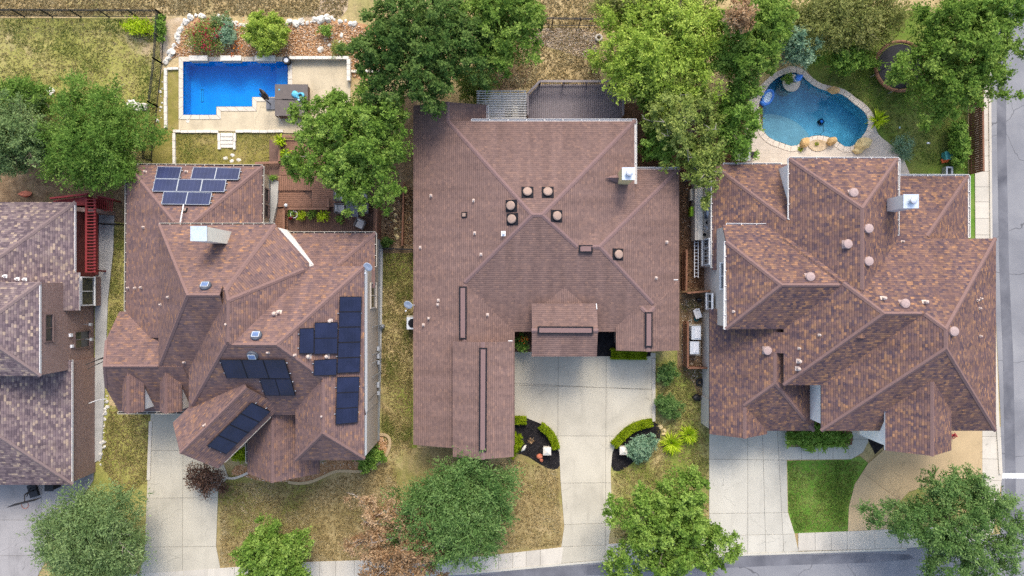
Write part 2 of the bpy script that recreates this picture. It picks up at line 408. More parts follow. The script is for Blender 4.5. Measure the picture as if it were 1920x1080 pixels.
# ---------------------------------------------------------------- roofs made of planes
TH = 0.13
class House: pass
def house(name, label, foot_px, mat, cap, fascia, bands):
    h = House(); x, y = W2(*foot_px)
    h.root = thing(name, label, 'house', (x, y, 0)); h.blocks = []; h.segs = []; h.mat = mat; h.cap = cap; h.fascia = fascia; h.bands = bands
    return h
def block(h, foot, pit, ze=None, oh=0.3, drop=0.0, bands=None, fascia=None, th=TH, walls=True, caps=True, mat=None, wname='wall'):
    n = len(foot)
    P = [W2(*f) for f in foot]
    zz = [f[2] for f in foot]
    ze = list(ze) if ze else [min(zz[i], zz[(i + 1) % n]) for i in range(n)]
    pit = list(pit)
    if area(P) < 0:
        P = P[::-1]; idx = [(n - 2 - i) % n for i in range(n)]
        pit = [pit[i] for i in idx]; ze = [ze[i] for i in idx]
    planes = []
    for i in range(n):
        if pit[i] is None: continue
        (x0, y0), (x1, y1) = P[i], P[(i + 1) % n]
        L = math.hypot(x1 - x0, y1 - y0); nx, ny = -(y1 - y0) / L, (x1 - x0) / L
        a, b_ = pit[i] * nx, pit[i] * ny
        planes.append((a, b_, ze[i] - drop - a * x0 - b_ * y0))
    h.blocks.append((P, planes))
    zmin = lambda x, y: min(a * x + b_ * y + c for a, b_, c in planes)
    V, Fc, uv, mi = [], [], [], []
    polys = []
    for k, (a, b_, c) in enumerate(planes):
        poly = list(P)
        for j, (a2, b2, c2) in enumerate(planes):
            if j != k and len(poly) >= 3:
                poly = clip(poly, lambda x, y: (a2 - a) * x + (b2 - b_) * y + (c2 - c))
        poly = clean(poly)
        polys.append(poly if len(poly) >= 3 and abs(area(poly)) > 0.02 else [])
    def onb(p, q):
        mx, my = (p[0] + q[0]) / 2, (p[1] + q[1]) / 2
        for i in range(n):
            (x0, y0), (x1, y1) = P[i], P[(i + 1) % n]; L = math.hypot(x1 - x0, y1 - y0)
            if all(abs((X - x0) * (y1 - y0) - (Y - y0) * (x1 - x0)) / L < 2e-3 for X, Y in (p, q, (mx, my))): return True
        return False
    segs = []
    for k, poly in enumerate(polys):
        if not poly: continue
        a, b_, c = planes[k]; g = math.hypot(a, b_); q = math.hypot(1, g)
        ud = (-b_ / g, a / g); vd = (a / g / q, b_ / g / q, g / q)
        zf = lambda p: a * p[0] + b_ * p[1] + c
        i0 = len(V); m_ = len(poly)
        V += [(p[0], p[1], zf(p)) for p in poly]
        Fc.append(tuple(range(i0, i0 + m_))); mi.append(0)
        uv += [(p[0] * ud[0] + p[1] * ud[1] + 50, p[0] * vd[0] + p[1] * vd[1] + zf(p) * vd[2] + 50) for p in poly]
        i1 = len(V); V += [(p[0], p[1], zf(p) - th) for p in poly]
        Fc.append(tuple(range(i1, i1 + m_))[::-1]); mi.append(1); uv += [(0, 0)] * m_
        for i in range(m_):
            p, r = poly[i], poly[(i + 1) % m_]
            if onb(p, r):
                Fc.append((i0 + i, i1 + i, i1 + (i + 1) % m_, i0 + (i + 1) % m_)); mi.append(1); uv += [(0, 0)] * 4
            else:
                mx, my = (p[0] + r[0]) / 2, (p[1] + r[1]) / 2
                for j, (a2, b2, c2) in enumerate(planes):
                    if j > k and abs(a2 * mx + b2 * my + c2 - (a * mx + b_ * my + c)) < 2e-3 and polys[j]:
                        segs.append((p, r, k, j))
    ro = part(h.root, 'roof', (V, Fc), [mat or h.mat, fascia or h.fascia], mi, uv)
    if caps:
        for p, r, k, j in segs: h.segs.append((ro, p, r, planes[k], planes[j], polys[k], polys[j]))
    if walls:
        Q = []
        for i in range(n):
            (x0, y0), (x1, y1), (x2, y2) = P[i - 1], P[i], P[(i + 1) % n]
            d1 = Vector((x1 - x0, y1 - y0)).normalized(); d2 = Vector((x2 - x1, y2 - y1)).normalized()
            n1, n2 = Vector((-d1.y, d1.x)), Vector((-d2.y, d2.x))
            bis = n1 + n2; k_ = oh / max(0.3, bis.dot(n1)); Q.append((x1 + bis.x * k_, y1 + bis.y * k_))
        V, Fc, uv, mi = [], [], [], []; bb = bands or h.bands; mats = [t[2] for t in bb]
        for i in range(n):
            p, r = Q[i], Q[(i + 1) % n]; L = math.hypot(r[0] - p[0], r[1] - p[1])
            ts = {0.0, 1.0}
            for s in range(len(planes)):
                for t in range(s):
                    f = lambda u: (planes[s][0] - planes[t][0]) * (p[0] + (r[0] - p[0]) * u) + (planes[s][1] - planes[t][1]) * (p[1] + (r[1] - p[1]) * u) + planes[s][2] - planes[t][2]
                    f0, f1 = f(0), f(1)
                    if f0 * f1 < 0: ts.add(f0 / (f0 - f1))
            ts = sorted(ts)
            for t0, t1 in zip(ts, ts[1:]):
                A = (p[0] + (r[0] - p[0]) * t0, p[1] + (r[1] - p[1]) * t0); B = (p[0] + (r[0] - p[0]) * t1, p[1] + (r[1] - p[1]) * t1)
                za, zb = zmin(*A) - th - 0.01, zmin(*B) - th - 0.01
                for m_, (z0, z1, _) in enumerate(bb):
                    if max(za, zb) <= z0: continue
                    v = len(V); ta, tb = max(z0, min(z1, za)), max(z0, min(z1, zb))
                    V += [(*A, z0), (*B, z0), (*B, tb), (*A, ta)]; Fc.append((v, v + 1, v + 2, v + 3)); mi.append(m_)
                    uv += [(t0 * L, z0), (t1 * L, z0), (t1 * L, tb), (t0 * L, ta)]
        part(h.root, wname, (V, Fc), mats, mi, uv)
    return ro
def top(h, x, y):
    z = -1; pl = None
    for P, planes in h.blocks:
        if in_poly(x, y, P):
            t = min(planes, key=lambda q: q[0] * x + q[1] * y + q[2]); zz = t[0] * x + t[1] * y + t[2]
            if zz > z: z, pl = zz, t
    return z, pl
def hit(h, px, py):
    """where the photo pixel's ray meets the roof: point and unit normal"""
    z = 11.5
    while z > 1.5:
        x, y = W2(px, py, z); t, pl = top(h, x, y)
        if t >= z: break
        z -= 0.02
    x, y, z = W(px, py, z)
    nn = Vector((-pl[0], -pl[1], 1)).normalized() if pl else Vector((0, 0, 1))
    return Vector((x, y, z)), nn, pl
def ridge_caps(h):
    # shingle caps along the ridges and hips that really show (not buried in another roof mass)
    for ro, p, r, p1, p2, g1, g2 in h.segs:
        L = math.hypot(r[0] - p[0], r[1] - p[1]); n = max(1, int(L / 0.12)); ok = []
        dx, dy = (r[0] - p[0]) / max(L, 1e-6), (r[1] - p[1]) / max(L, 1e-6)
        for i in range(n):
            t = (i + .5) / n; x, y = p[0] + (r[0] - p[0]) * t, p[1] + (r[1] - p[1]) * t; good = True
            for s in (-.22, 0, .22):
                X, Y = x - dy * s, y + dx * s
                own = min(q[0] * X + q[1] * Y + q[2] for q in (p1, p2))
                if top(h, X, Y)[0] > own + (.012 if s else .02): good = False
            ok.append(good)
        i = 0
        while i < n:
            if not ok[i]: i += 1; continue
            j = i
            while j < n and ok[j]: j += 1
            t0, t1 = i / n, j / n; i = j
            if (t1 - t0) * L < 0.3: continue
            q = [(p[0] + (r[0] - p[0]) * t, p[1] + (r[1] - p[1]) * t) for t in (t0, t1)]
            A, B = [Vector((x, y, p1[0] * x + p1[1] * y + p1[2])) for x, y in q]
            e = (B - A).normalized(); ds, ns = [], []
            for pl, g in ((p1, g1), (p2, g2)):
                nn = Vector((-pl[0], -pl[1], 1)).normalized(); d = nn.cross(e).normalized()
                cx = sum(t[0] for t in g) / len(g); cy = sum(t[1] for t in g) / len(g)
                if (Vector((cx, cy, pl[0] * cx + pl[1] * cy + pl[2])) - A).dot(d) < 0: d = -d
                ds.append(d); ns.append(nn)
            w = 0.135; up = (ns[0] + ns[1]).normalized() * 0.04; cv = []
            for t in (A - e * 0.02, B + e * 0.02):
                cv += [t + ds[0] * w - ns[0] * 0.01, t + ds[0] * w + ns[0] * 0.02, t + up, t + ds[1] * w + ns[1] * 0.02, t + ds[1] * w - ns[1] * 0.01]
            part(ro, 'ridge_cap', (cv, [(0, 1, 6, 5), (1, 2, 7, 6), (2, 3, 8, 7), (3, 4, 9, 8), (0, 4, 3, 2, 1), (5, 6, 7, 8, 9)]), h.cap)
def on_plane(px, py, pl, off):
    """pixel ray on a roof plane raised by off"""
    a, b_, c = pl; dx, dy = (px - 960) / FPX, (540 - py) / FPX
    k = (c + off) ; # z = a*dx*(H-z)+b*dy*(H-z)+k
    s = a * dx + b_ * dy
    z = (s * H + k) / (1 + s)
    return Vector(W(px, py, z))
def gutter(h, a, b_, z, inner='gutter_dark', rim='gutter_white', w=0.15, step=0.62):
    """open trough with hangers; a,b photo pixels of its centre line"""
    A, B = Vector(W(a[0], a[1], z)), Vector(W(b_[0], b_[1], z)); d = (B - A); L = d.length; d.normalize(); s = Vector((-d.y, d.x, 0)) * (w / 2)
    zz = Vector((0, 0, -0.10))
    vf = merge(beam(A + s + zz * .4, B + s + zz * .4, 0.028, 0.11), beam(A - s + zz * .4, B - s + zz * .4, 0.028, 0.11))
    hg = []
    k = max(2, int(L / step))
    for i in range(k + 1):
        q = A + d * (L * i / k); hg.append(beam(q - s, q + s, 0.04, 0.03))
    g = part(h.root, 'gutter', merge(vf, *hg), rim)
    part(g, 'trough', beam(A + zz, B + zz, w - 0.03, 0.03), inner)
def wall_x(X, px, py):
    z = H - X * FPX / (px - 960); return (X, (540 - py) * (H - z) / FPX, z)
def window_x(h, X, px0, px1, py0, py1, side, mullions=1, glass='glass_dark', frame='window_frame'):
    """window in a wall at constant X, seen between the given pixels"""
    z0, z1 = sorted((wall_x(X, px0, py0)[2], wall_x(X, px1, py0)[2])); pm = (px0 + px1) / 2
    ya, yb = sorted((wall_x(X, pm, py0)[1], wall_x(X, pm, py1)[1]))
    fr = merge(box(X + side * .03, (ya + yb) / 2, z1, .12, yb - ya + .16, .08), box(X + side * .05, (ya + yb) / 2, z0 - .08, .16, yb - ya + .2, .08),
               box(X + side * .03, ya - .04, z0, .11, .08, z1 - z0), box(X + side * .03, yb + .04, z0, .11, .08, z1 - z0))
    w = part(h.root, 'window', fr, frame)
    n = mullions + 1; dy = (yb - ya) / n
    for i in range(n):
        part(w, 'pane', box(X + side * .012, ya + dy * (i + .5), z0, .03, dy - .03, z1 - z0), glass)
    for i in range(1, n):
        part(w, 'mullion', box(X + side * .03, ya + dy * i, z0, .07, .05, z1 - z0), frame)
def chimney(h, x0, x1, y0, y1, zb, zt, mat, flue=True):
    w = part(h.root, 'chimney', box((x0 + x1) / 2, (y0 + y1) / 2, zb, x1 - x0, y1 - y0, zt - zb), mat)
    part(w, 'chimney_cap', merge(box((x0 + x1) / 2, (y0 + y1) / 2, zt, x1 - x0 + .06, y1 - y0 + .06, .05)), 'galvanized')
    if flue:
        cx, cy = (x0 + x1) / 2 + .03, (y0 + y1) / 2 + .02
        part(w, 'flue', lathe(cx, cy, [(.13, zt + .05), (.13, zt + .22), (.2, zt + .24), (.22, zt + .30), (.2, zt + .36), (.1, zt + .38)], 18), 'aluminium', smooth=False)
def frame3(n):
    up = Vector((0, 0, 1)); u = up.cross(n); u = u.normalized() if u.length > 1e-4 else Vector((1, 0, 0)); v = n.cross(u).normalized()
    return u, v
def orient(VF, p, u, v, n):
    return [tuple(p + u * x + v * y + n * z) for x, y, z in VF[0]], VF[1]
def roof_vent(h, px, py, kind):
    p, n, pl = hit(h, px, py); u, v = frame3(n)
    if kind == 'square':      # dark square flange with a round brown hood
        o = part(h.root, 'roof_vent', orient(box(0, 0, -.02, .76, .76, .07), p, u, v, n), 'vent_black')
        part(o, 'hood', orient(lathe(0, 0, [(.22, .05), (.24, .10), (.29, .14), (.29, .20), (.24, .25), (.10, .27)], 20), p, u, v, n), 'vent_brown')
    elif kind == 'round':     # low round turbine-like hood, level, on a neck
        o = part(h.root, 'roof_vent', orient(box(0, 0, -.02, .5, .5, .045), p, u, v, n), 'vent_pink')
        part(o, 'hood', lathe(p.x, p.y, [(.17, p.z - .1), (.17, p.z + .12), (.27, p.z + .14), (.29, p.z + .20), (.25, p.z + .27), (.12, p.z + .30)], 20), 'vent_pink')
    elif kind == 'solar':     # solar attic fan: dark round base, tilted small panel
        o = part(h.root, 'attic_fan', orient(lathe(0, 0, [(.34, -.02), (.34, .10), (.31, .16), (.15, .19)], 20), p, u, v, n), 'metal_slate')
        part(o, 'panel_frame', orient(box(0, 0.02, .19, .44, .36, .04), p, u, v, n), 'aluminium')
        part(o, 'solar_panel', orient(box(0, 0.02, .231, .36, .28, .012), p, u, v, n), 'solar_small')
    elif kind == 'box':
        o = part(h.root, 'roof_vent', orient(box(0, 0, -.02, .36, .36, .10), p, u, v, n), 'vent_black')
        part(o, 'lid', orient(box(0, 0, .08, .22, .22, .04), p, u, v, n), 'vent_brown')
def pipe(h, px, py, size=1.0, mat='pipe_cream', tee=True):
    p, n, pl = hit(h, px, py); u, v = frame3(n); s = size * .78
    o = part(h.root, 'vent_pipe', tube([p - Vector((0, 0, .05)), p + Vector((0, 0, .32 * s))], .055 * s + .01, 8), mat)
    part(o, 'flashing', orient(box(0, 0, -.01, .28 * s, .26 * s, .03), p, u, v, n), mat)
    if tee: part(o, 'rain_cap', lathe(p.x, p.y, [(.08 * s, p.z + .30 * s), (.11 * s, p.z + .33 * s), (.05 * s, p.z + .40 * s)], 8), mat)
def ridge_vent(h, a, b_, off=0.10, w=0.50):
    pa, na, _ = hit(h, *a); pb, nb, _ = hit(h, *b_)
    z = max(pa.z, pb.z); A, B = Vector((pa.x, pa.y, z + .03)), Vector((pb.x, pb.y, z + .03))
    o = part(h.root, 'ridge_vent', beam(A, B, w, .12), 'vent_black')
    d = (B - A).normalized()
    part(o, 'shingle_cover', beam(A + d * .10 + Vector((0, 0, .06)), B - d * .10 + Vector((0, 0, .06)), w - .20, .05), h.cap)
def solar_array(h, label, quads, mat, rail_px=None, off=0.14):
    """quads: list of photo-pixel corner quads, each divided (nu, nv) into panels"""
    c = quads[0][0]; cx = sum(q[0] for q in c) / 4; cy = sum(q[1] for q in c) / 4
    p, n, pl = hit(h, cx, cy)
    t = thing('solar_array', label, 'solar panels', tuple(p), 'rooftop solar arrays')
    for C, nu, nv in quads:
        Q = [on_plane(x, y, pl, off) for x, y in C]           # TL, TR, BR, BL
        for i in range(nu):
            for j in range(nv):
                f = lambda s, r: (Q[0] * (1 - s) + Q[1] * s) * (1 - r) + (Q[3] * (1 - s) + Q[2] * s) * r
                e = 0.004
                q4 = [f(i / nu + e, j / nv + e), f((i + 1) / nu - e, j / nv + e), f((i + 1) / nu - e, (j + 1) / nv - e), f(i / nu + e, (j + 1) / nv - e)]
                V = [tuple(q) for q in q4[::-1]] + [tuple(q + n * .04) for q in q4[::-1]]
                o = part(t, 'solar_panel', (V, list(BOXF)), mat, uv=[(0, 0), (0, 1), (1, 1), (1, 0)] + [(0, 0), (1, 0), (1, 1), (0, 1)] + [(0, 0)] * 16)
                edge = []
                cc = sum(q4, Vector()) / 4
                for k in range(4):
                    a_, b2 = q4[k] + n * .022, q4[(k + 1) % 4] + n * .022
                    edge.append(beam(a_, b2, .035, .055))
                part(o, 'frame', merge(*edge), 'metal_grey' if mat == 'solar_blue' else 'vent_black')
        for r in (0.22, 0.78):
            a_, b2 = Q[0] * (1 - r) + Q[3] * r, Q[1] * (1 - r) + Q[2] * r
            d = (b2 - a_).normalized()
            part(t, 'rail', beam(a_ - d * .08 - n * .07, b2 + d * .08 - n * .07, .05, .1), 'aluminium')
    return t
simple('metal_slate', (0.07, 0.08, 0.10), 0.5, 0.1)
simple('solar_small', (0.10, 0.16, 0.30), 0.2, 0.2)

# ---------------------------------------------------------------- house with mixed shingles and solar arrays
WH = [(0, .85, 'foundation'), (.85, 99, 'brick_buff')]
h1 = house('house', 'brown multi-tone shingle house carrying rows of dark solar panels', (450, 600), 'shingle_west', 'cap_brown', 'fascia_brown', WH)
P1 = 0.87
block(h1, [(238, 309, 3), (492, 312, 3), (492, 630, 3), (235, 630, 3)], [.66, .78, None, .60])                       # rear wing
# upper mass: N eave, W eave, long S slope running down to the front eave
xw = W2(297, 421, 5.8)[0]; yn = W2(298, 421, 5.8)[1]
def XY(x, y, z): return (960 + x * FPX / (H - z), 540 - y * FPX / (H - z), z)
block(h1, [XY(xw, yn, 5.8), XY(-16.75, yn, 5.8), XY(-16.75, -8.2, 3.05), XY(xw, -8.2, 3.05)], [.89, None, .855, 1.09], [5.8, 3, 3.05, 5.8], drop=.004, oh=.25)
# bay mass with canted corner, ridge on the N-S line
block(h1, [XY(-20.3, yn, 5.8), XY(-14.89, yn, 5.8), XY(-12.75, 1.58, 5.8), XY(-12.75, -8.05, 5.35), XY(-20.35, -8.05, 5.35)], [.89, .93, 1.04, .87, 1.0], [5.8, 5.8, 6.0, 5.35, 5.65], oh=.12, drop=.006,
      bands=[(0, 3.2, 'brick_buff'), (3.2, 99, 'stucco_white')])
# main E-W mass
ya, yb_ = 1.37, -8.05
block(h1, [XY(-20.35, ya, 5.8), XY(-9.27, ya, 5.8), XY(-9.27, yb_, 5.35), XY(-20.35, yb_, 5.35)], [.80, .87, .87, 1.0], [5.8, 5.8, 5.35, 5.65], oh=.07,
      bands=[(0, .85, 'foundation'), (.85, 4.5, 'brick_buff'), (4.5, 99, 'stucco_white')])
# front right hipped wing (same east plane)
block(h1, [XY(-13.62, -4.2, 5.7), XY(-9.27, -4.2, 5.8), XY(-9.27, -10.83, 5.7), XY(-13.62, -10.83, 5.7)], [None, .87, .93, .87], [5.7, 5.8, 5.7, 5.7], oh=.10, drop=.004,
      bands=[(0, .85, 'foundation'), (.85, 4.5, 'brick_buff'), (4.5, 99, 'stucco_white')])
# one-storey room on the right behind
block(h1, [(533, 437, 3), (703, 437, 3), (703, 540, 3), (533, 540, 3)], [.6, .6, None, None], oh=.18)
# clipped-gable block at the left front
xg = -26.2
block(h1, [XY(xg, -1.57, 3), XY(-20.6, -1.57, 3), XY(-20.6, -8.25, 3), XY(xg, -8.25, 3)], [.87, None, .87, 2.1], [3, 3, 3, 4.6], oh=.25)
# diagonal garage
A, B_ = Vector((-21.38, -8.5)), Vector((-18.52, -11.39)); dg = Vector((1, .99)).normalized()
C_, D_ = B_ + dg * 5.6, A + dg * 5.6
block(h1, [XY(A.x, A.y, 5.6), XY(B_.x, B_.y, 5.6), XY(C_.x, C_.y, 5.6), XY(D_.x, D_.y, 5.6)], [None, 1.01, None, 1.01], oh=.3)
# front entry gable
block(h1, [XY(-17.66, -6.2, 3), XY(-12.85, -6.2, 3), XY(-12.85, -12.37, 3), XY(-17.66, -12.37, 3)], [None, .93, None, .93], oh=.3)
# two small front dormers
for px in (238.0, 309.5):
    xr = (px - 960) * 44.42 / FPX
    block(h1, [XY(xr - .70, -4.6, 4.85), XY(xr + .70, -4.6, 4.85), XY(xr + .70, -7.92, 4.85), XY(xr - .70, -7.92, 4.85)], [None, 1.0, None, 1.0], oh=.1, bands=[(2.9, 99, 'stucco_white')], wname='dormer_wall')
for a, b_, z in (((240, 309), (492, 311), 3), ((237, 309), (235, 583), 3), ((493, 312), (492, 417), 3), ((299, 420.5), (515, 420.5), 5.8), ((532, 436.5), (704, 436.5), 3), ((704, 437), (704, 500), 3), ((421, 865), (506, 781), 5.6), ((462, 826), (463, 868), 3), ((221, 774), (349, 774), 3)):
    gutter(h1, a, b_, z, rim='gutter_cream')
chimney(h1, -18.3, -17.42, 2.70, 3.50, 5.6, 9.8, 'chimney_cream', flue=False)
for c in ((386, 537), (481, 630), (474, 665)): roof_vent(h1, *c, 'solar')
roof_vent(h1, 346, 395, 'box')
for c in ((273, 322), (350, 322), (270, 426), (241, 540), (254, 540), (265, 539), (316, 557), (302, 571), (425, 608), (503, 661), (553, 666), (604, 780), (384, 797), (346, 679)): pipe(h1, *c, .8)
for c in ((516, 588), (524, 585), (580, 668), (614, 668), (620, 602)): pipe(h1, *c, 1.3)
solar_array(h1, 'blue framed solar panels in three stepped rows on the rear roof wing', [
    ([(296.5, 313), (341, 314), (336, 336), (291.5, 335)], 1, 1), ([(363, 314), (451.7, 316), (447, 337.5), (358, 336)], 2, 1),
    ([(291, 336), (425, 338), (421, 360), (286, 359)], 3, 1), ([(307.6, 360), (398, 362), (393, 384), (303, 383)], 2, 1)], 'solar_blue')
solar_array(h1, 'tall navy solar panel columns on the east slope beside the white trim', [
    ([(637, 556), (677.5, 556), (674, 698), (632, 700)], 1, 5), ([(632, 707), (673.5, 706), (670, 792), (629, 796)], 1, 3),
    ([(590, 605), (633, 604), (632, 663), (589, 664)], 1, 2), ([(562, 616), (588, 615), (588, 662.5), (561, 663)], 1, 1),
    ([(589, 675.5), (631, 672.5), (630.5, 703), (588, 704.5)], 1, 1)], 'solar_navy')
solar_array(h1, 'black L-shaped solar array on the south slope in mid roof', [
    ([(412, 674), (534, 674), (545, 709), (425, 708)], 3, 1), ([(487, 710), (545.5, 710), (554, 741), (497, 741)], 2, 1)], 'solar_navy')
solar_array(h1, 'slanted strip of four navy solar panels on the diagonal garage roof', [([(388, 836), (472, 754), (507, 771), (424, 851)], 4, 1)], 'solar_navy')
window_x(h1, -9.34, 703, 694, 532, 576, 1, 1, 'glass_dark', 'brick_buff')
xe = W2(492, 340, 3)[0] - .3
for y0, y1 in ((355, 377), (385, 406)): window_x(h1, xe, 501.5, 495, y0, y1, 1, 0, 'window_dark', 'fascia_brown')
cb = part(h1.root, 'conduit', merge(tube([W(540.5, 684, 8.1), W(558, 684, 7.9), W(561, 668, 8.2)], .035, 6), tube([W(344, 384, 5.3), W(338, 417, 6.2)], .035, 6), tube([W(492, 738, 6.6), W(474, 754, 5.6)], .035, 6)), 'pipe_white')

# ---------------------------------------------------------------- centre house, plain brown roof
ridge_caps(h1)
W2B = [(0, 99, 'brick_brown')]
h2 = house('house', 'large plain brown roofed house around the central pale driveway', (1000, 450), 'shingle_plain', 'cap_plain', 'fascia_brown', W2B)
xl, xe1, xe2 = W2(775, 500, 2.9)[0], W2(1191, 280, 3.75)[0], W2(1273, 400, 2.9)[0]
yn1, ys, yn2 = W2(1000, 226, 3.75)[1], W2(1000, 622, 2.95)[1], W2(1230, 316, 2.95)[1]
pL = .36
block(h2, [XY(xl, yn1, 2.9), XY(xe1, yn1, 3.75), XY(xe1, ys, 2.95), XY(xl, ys, 2.9)], [.31, .32, .37, pL], [3.75, 3.75, 2.95, 2.9])
block(h2, [XY(3.7, yn2, 2.95), XY(xe2, yn2, 2.95), XY(xe2, ys, 2.95), XY(3.7, ys, 2.95)], [.385, .37, .37, None], [2.95, 2.95, 2.95, 2.95], drop=.004)
# rear left gable continuing the west plane
yt = W2(800, 197.5, 2.9)[1]; xr_ = W2(914, 198, 2.98)[0]
block(h2, [XY(xl, yt, 2.9), XY(xr_, yt, 2.98), XY(xr_, yn1 - 1.2, 2.98), XY(xl, yn1 - 1.2, 2.9)], [None, .30, None, pL], [2.9, 2.98, 2.9, 2.9], drop=.004)
# garage wing: west plane, ridge, east plane
yb2 = W2(800, 834, 2.9)[1]; xgr = W2(965, 630, 2.95)[0]
block(h2, [XY(xl, ys + 3.2, 2.9), XY(xgr, ys + 3.2, 2.95), XY(xgr, yb2, 2.95), XY(xl, yb2, 2.9)], [None, .37, None, pL], [2.9, 2.95, 2.9, 2.9], drop=.004)
# raised garage gable
ygt, ygb = W2(905, 640.5, 4.35)[1], W2(905, 856.5, 4.35)[1]; xg0, xg1 = W2(849, 700, 4.35)[0], W2(963.5, 700, 4.35)[0]
block(h2, [XY(xg0, ygt, 4.35), XY(xg1, ygt, 4.35), XY(xg1, ygb, 4.35), XY(xg0, ygb, 4.35)], [None, .33, None, .33], oh=.25)
# raised entry porch, ridge running E-W, and its cricket behind
yp0, yp1 = W2(1000, 569, 4.2)[1], W2(1000, 668.5, 4.2)[1]; xp0, xp1 = W2(997, 600, 4.2)[0], W2(1119, 600, 4.2)[0]
block(h2, [XY(xp0, yp0, 4.2), XY(xp1, yp0, 4.2), XY(xp1, yp1, 4.2), XY(xp0, yp1, 4.2)], [.36, None, .36, None], oh=.25)
xc0, xc1 = W2(1057 - 36, 569, 3.67)[0], W2(1057 + 36, 569, 3.67)[0]
block(h2, [XY(xc0, .15, 3.66), XY(xc1, .15, 3.66), XY(xc1, yp0 - .4, 3.66), XY(xc0, yp0 - .4, 3.66)], [None, .31, None, .31], walls=False, caps=False)
# right front gable wing
yr0, yr1 = W2(1250, 526, 2.98)[1], W2(1200, 657, 2.98)[1]; xq0, xq1 = W2(1155, 620, 3.05)[0], W2(1273.5, 600, 2.98)[0]
block(h2, [XY(xq0, yr0, 3.0), XY(xq1, yr0, 3.0), XY(xq1, yr1, 3.0), XY(xq0, yr1, 3.0)], [.36, .36, None, .36], [2.98, 2.98, 3, 3.05], drop=-.02)
for a, b_, z in (((884, 225), (1193, 225), 3.75), ((1192, 226), (1192, 344), 3.75), ((914.5, 199), (914.5, 223), 2.98), ((1190, 315.5), (1274, 315.5), 2.95)):
    gutter(h2, a, b_, z, inner='gutter_white', w=.13, step=1.1)
chimney(h2, 6.88, 7.60, 6.76, 7.48, 3.2, 6.1, 'chimney_gold')
part(h2.root, 'saddle', (lambda A, B, C, D: ([A, B, C, D], [(0, 1, 2), (0, 2, 3), (0, 3, 1), (1, 3, 2)]))(W(1134, 333, 4.62), (6.88, 7.40, 4.22), (6.88, 6.80, 4.22), (6.88, 7.1, 4.62)), 'cap_plain')
for c in ((989, 361), (1027, 361), (959, 386), (961, 411), (1043, 405), (1158, 477)): roof_vent(h2, *c, 'square')
roof_vent(h2, 871, 403, 'box')
for c in ((808, 367), (888, 376), (890, 437), (788, 464), (902, 477), (822, 563), (821, 571), (804, 597), (794, 609), (914, 590), (1250, 454), (1230, 521)): pipe(h2, *c, .95)
pipe(h2, 944, 438, 1.5, 'pipe_white')
for a, b_ in (((868, 537), (868, 636)), ((906, 652), (905, 846)), ((1008, 619), (1112, 619.5)), ((1216, 585), (1216, 651)), ((1085, 467), (1111, 467))): ridge_vent(h2, a, b_)
part(h2.root, 'flashing', merge(beam(W(1251, 524.5, 3.12), W(1271, 524.5, 3.02), .06, .06), beam(W(953, 639, 4.3), W(961, 639, 4.3), .06, .06), beam(W(1118, 569, 4.33), W(1119, 580, 4.4), .05, .05)), 'gutter_white')

# ---------------------------------------------------------------- right house, mixed shingles
ridge_caps(h2)
W3 = [(0, 99, 'stucco_taupe')]
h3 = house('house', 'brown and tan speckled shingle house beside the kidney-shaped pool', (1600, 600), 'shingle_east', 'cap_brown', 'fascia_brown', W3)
W3W = [(0, 3.0, 'stucco_taupe'), (3.0, 99, 'stucco_white')]
xw3 = 13.4
block(h3, [XY(xw3, 8.27, 2.9), XY(18.45, 8.27, 2.9), XY(18.45, 1.2, 2.9), XY(xw3, 1.2, 2.9)], [.66, None, None, .66], oh=.2)
block(h3, [XY(13.5, 4.07, 4.8), XY(21.3, 4.07, 4.8), XY(21.3, -2.59, 5.6), XY(13.5, -2.59, 5.6)], [.7, None, .7, .7], [4.8, 5.6, 5.6, 5.6], oh=.14)
block(h3, [XY(17.48, 8.17, 5.6), XY(24.33, 8.17, 5.6), XY(24.33, -3.0, 5.6), XY(17.48, -3.0, 5.6)], [.7, .7, None, .7], oh=.25, bands=W3W)
block(h3, [XY(17.14, 3.12, 5.6), XY(24.8, 3.12, 5.6), XY(24.8, -6.12, 5.6), XY(17.14, -6.12, 5.6)], [.7, None, .7, .7], oh=.25, drop=.004, bands=W3W)
block(h3, [XY(19.5, 3.12, 5.6), XY(30.5, 3.12, 5.6), XY(30.5, -9.0, 5.6), XY(19.5, -9.0, 5.6)], [.7, .7, .7, .7], oh=.3, bands=W3W)
block(h3, [XY(16.68, -2.80, 5.28), XY(18.6, -2.80, 5.28), XY(18.6, -4.12, 5.28), XY(16.68, -4.12, 5.28)], [None, None, None, .7], [5.28] * 4, walls=False, drop=-.004)
block(h3, [XY(22.5, 7.49, 2.9), XY(30.5, 7.49, 2.9), XY(30.5, 2.6, 2.9), XY(22.5, 2.6, 2.9)], [.60, .60, None, None], oh=.2)
block(h3, [XY(13.2, -1.4, 2.9), XY(20.2, -1.4, 2.9), XY(20.2, -9.55, 2.9), XY(13.2, -9.55, 2.9)], [None, .7, .7, .7], oh=.3)
block(h3, [XY(13.2, -7.4, 2.9), XY(17.06, -7.4, 2.9), XY(17.06, -9.77, 2.9), XY(13.2, -9.77, 2.9)], [None, .7, None, .7], oh=.2, drop=.004)
block(h3, [XY(22.99, -4.5, 6.6), XY(27.07, -4.5, 6.6), XY(27.07, -10.0, 6.6), XY(22.99, -10.0, 6.6)], [None, .73, None, .73], oh=.2, bands=W3W, fascia='fascia_white')
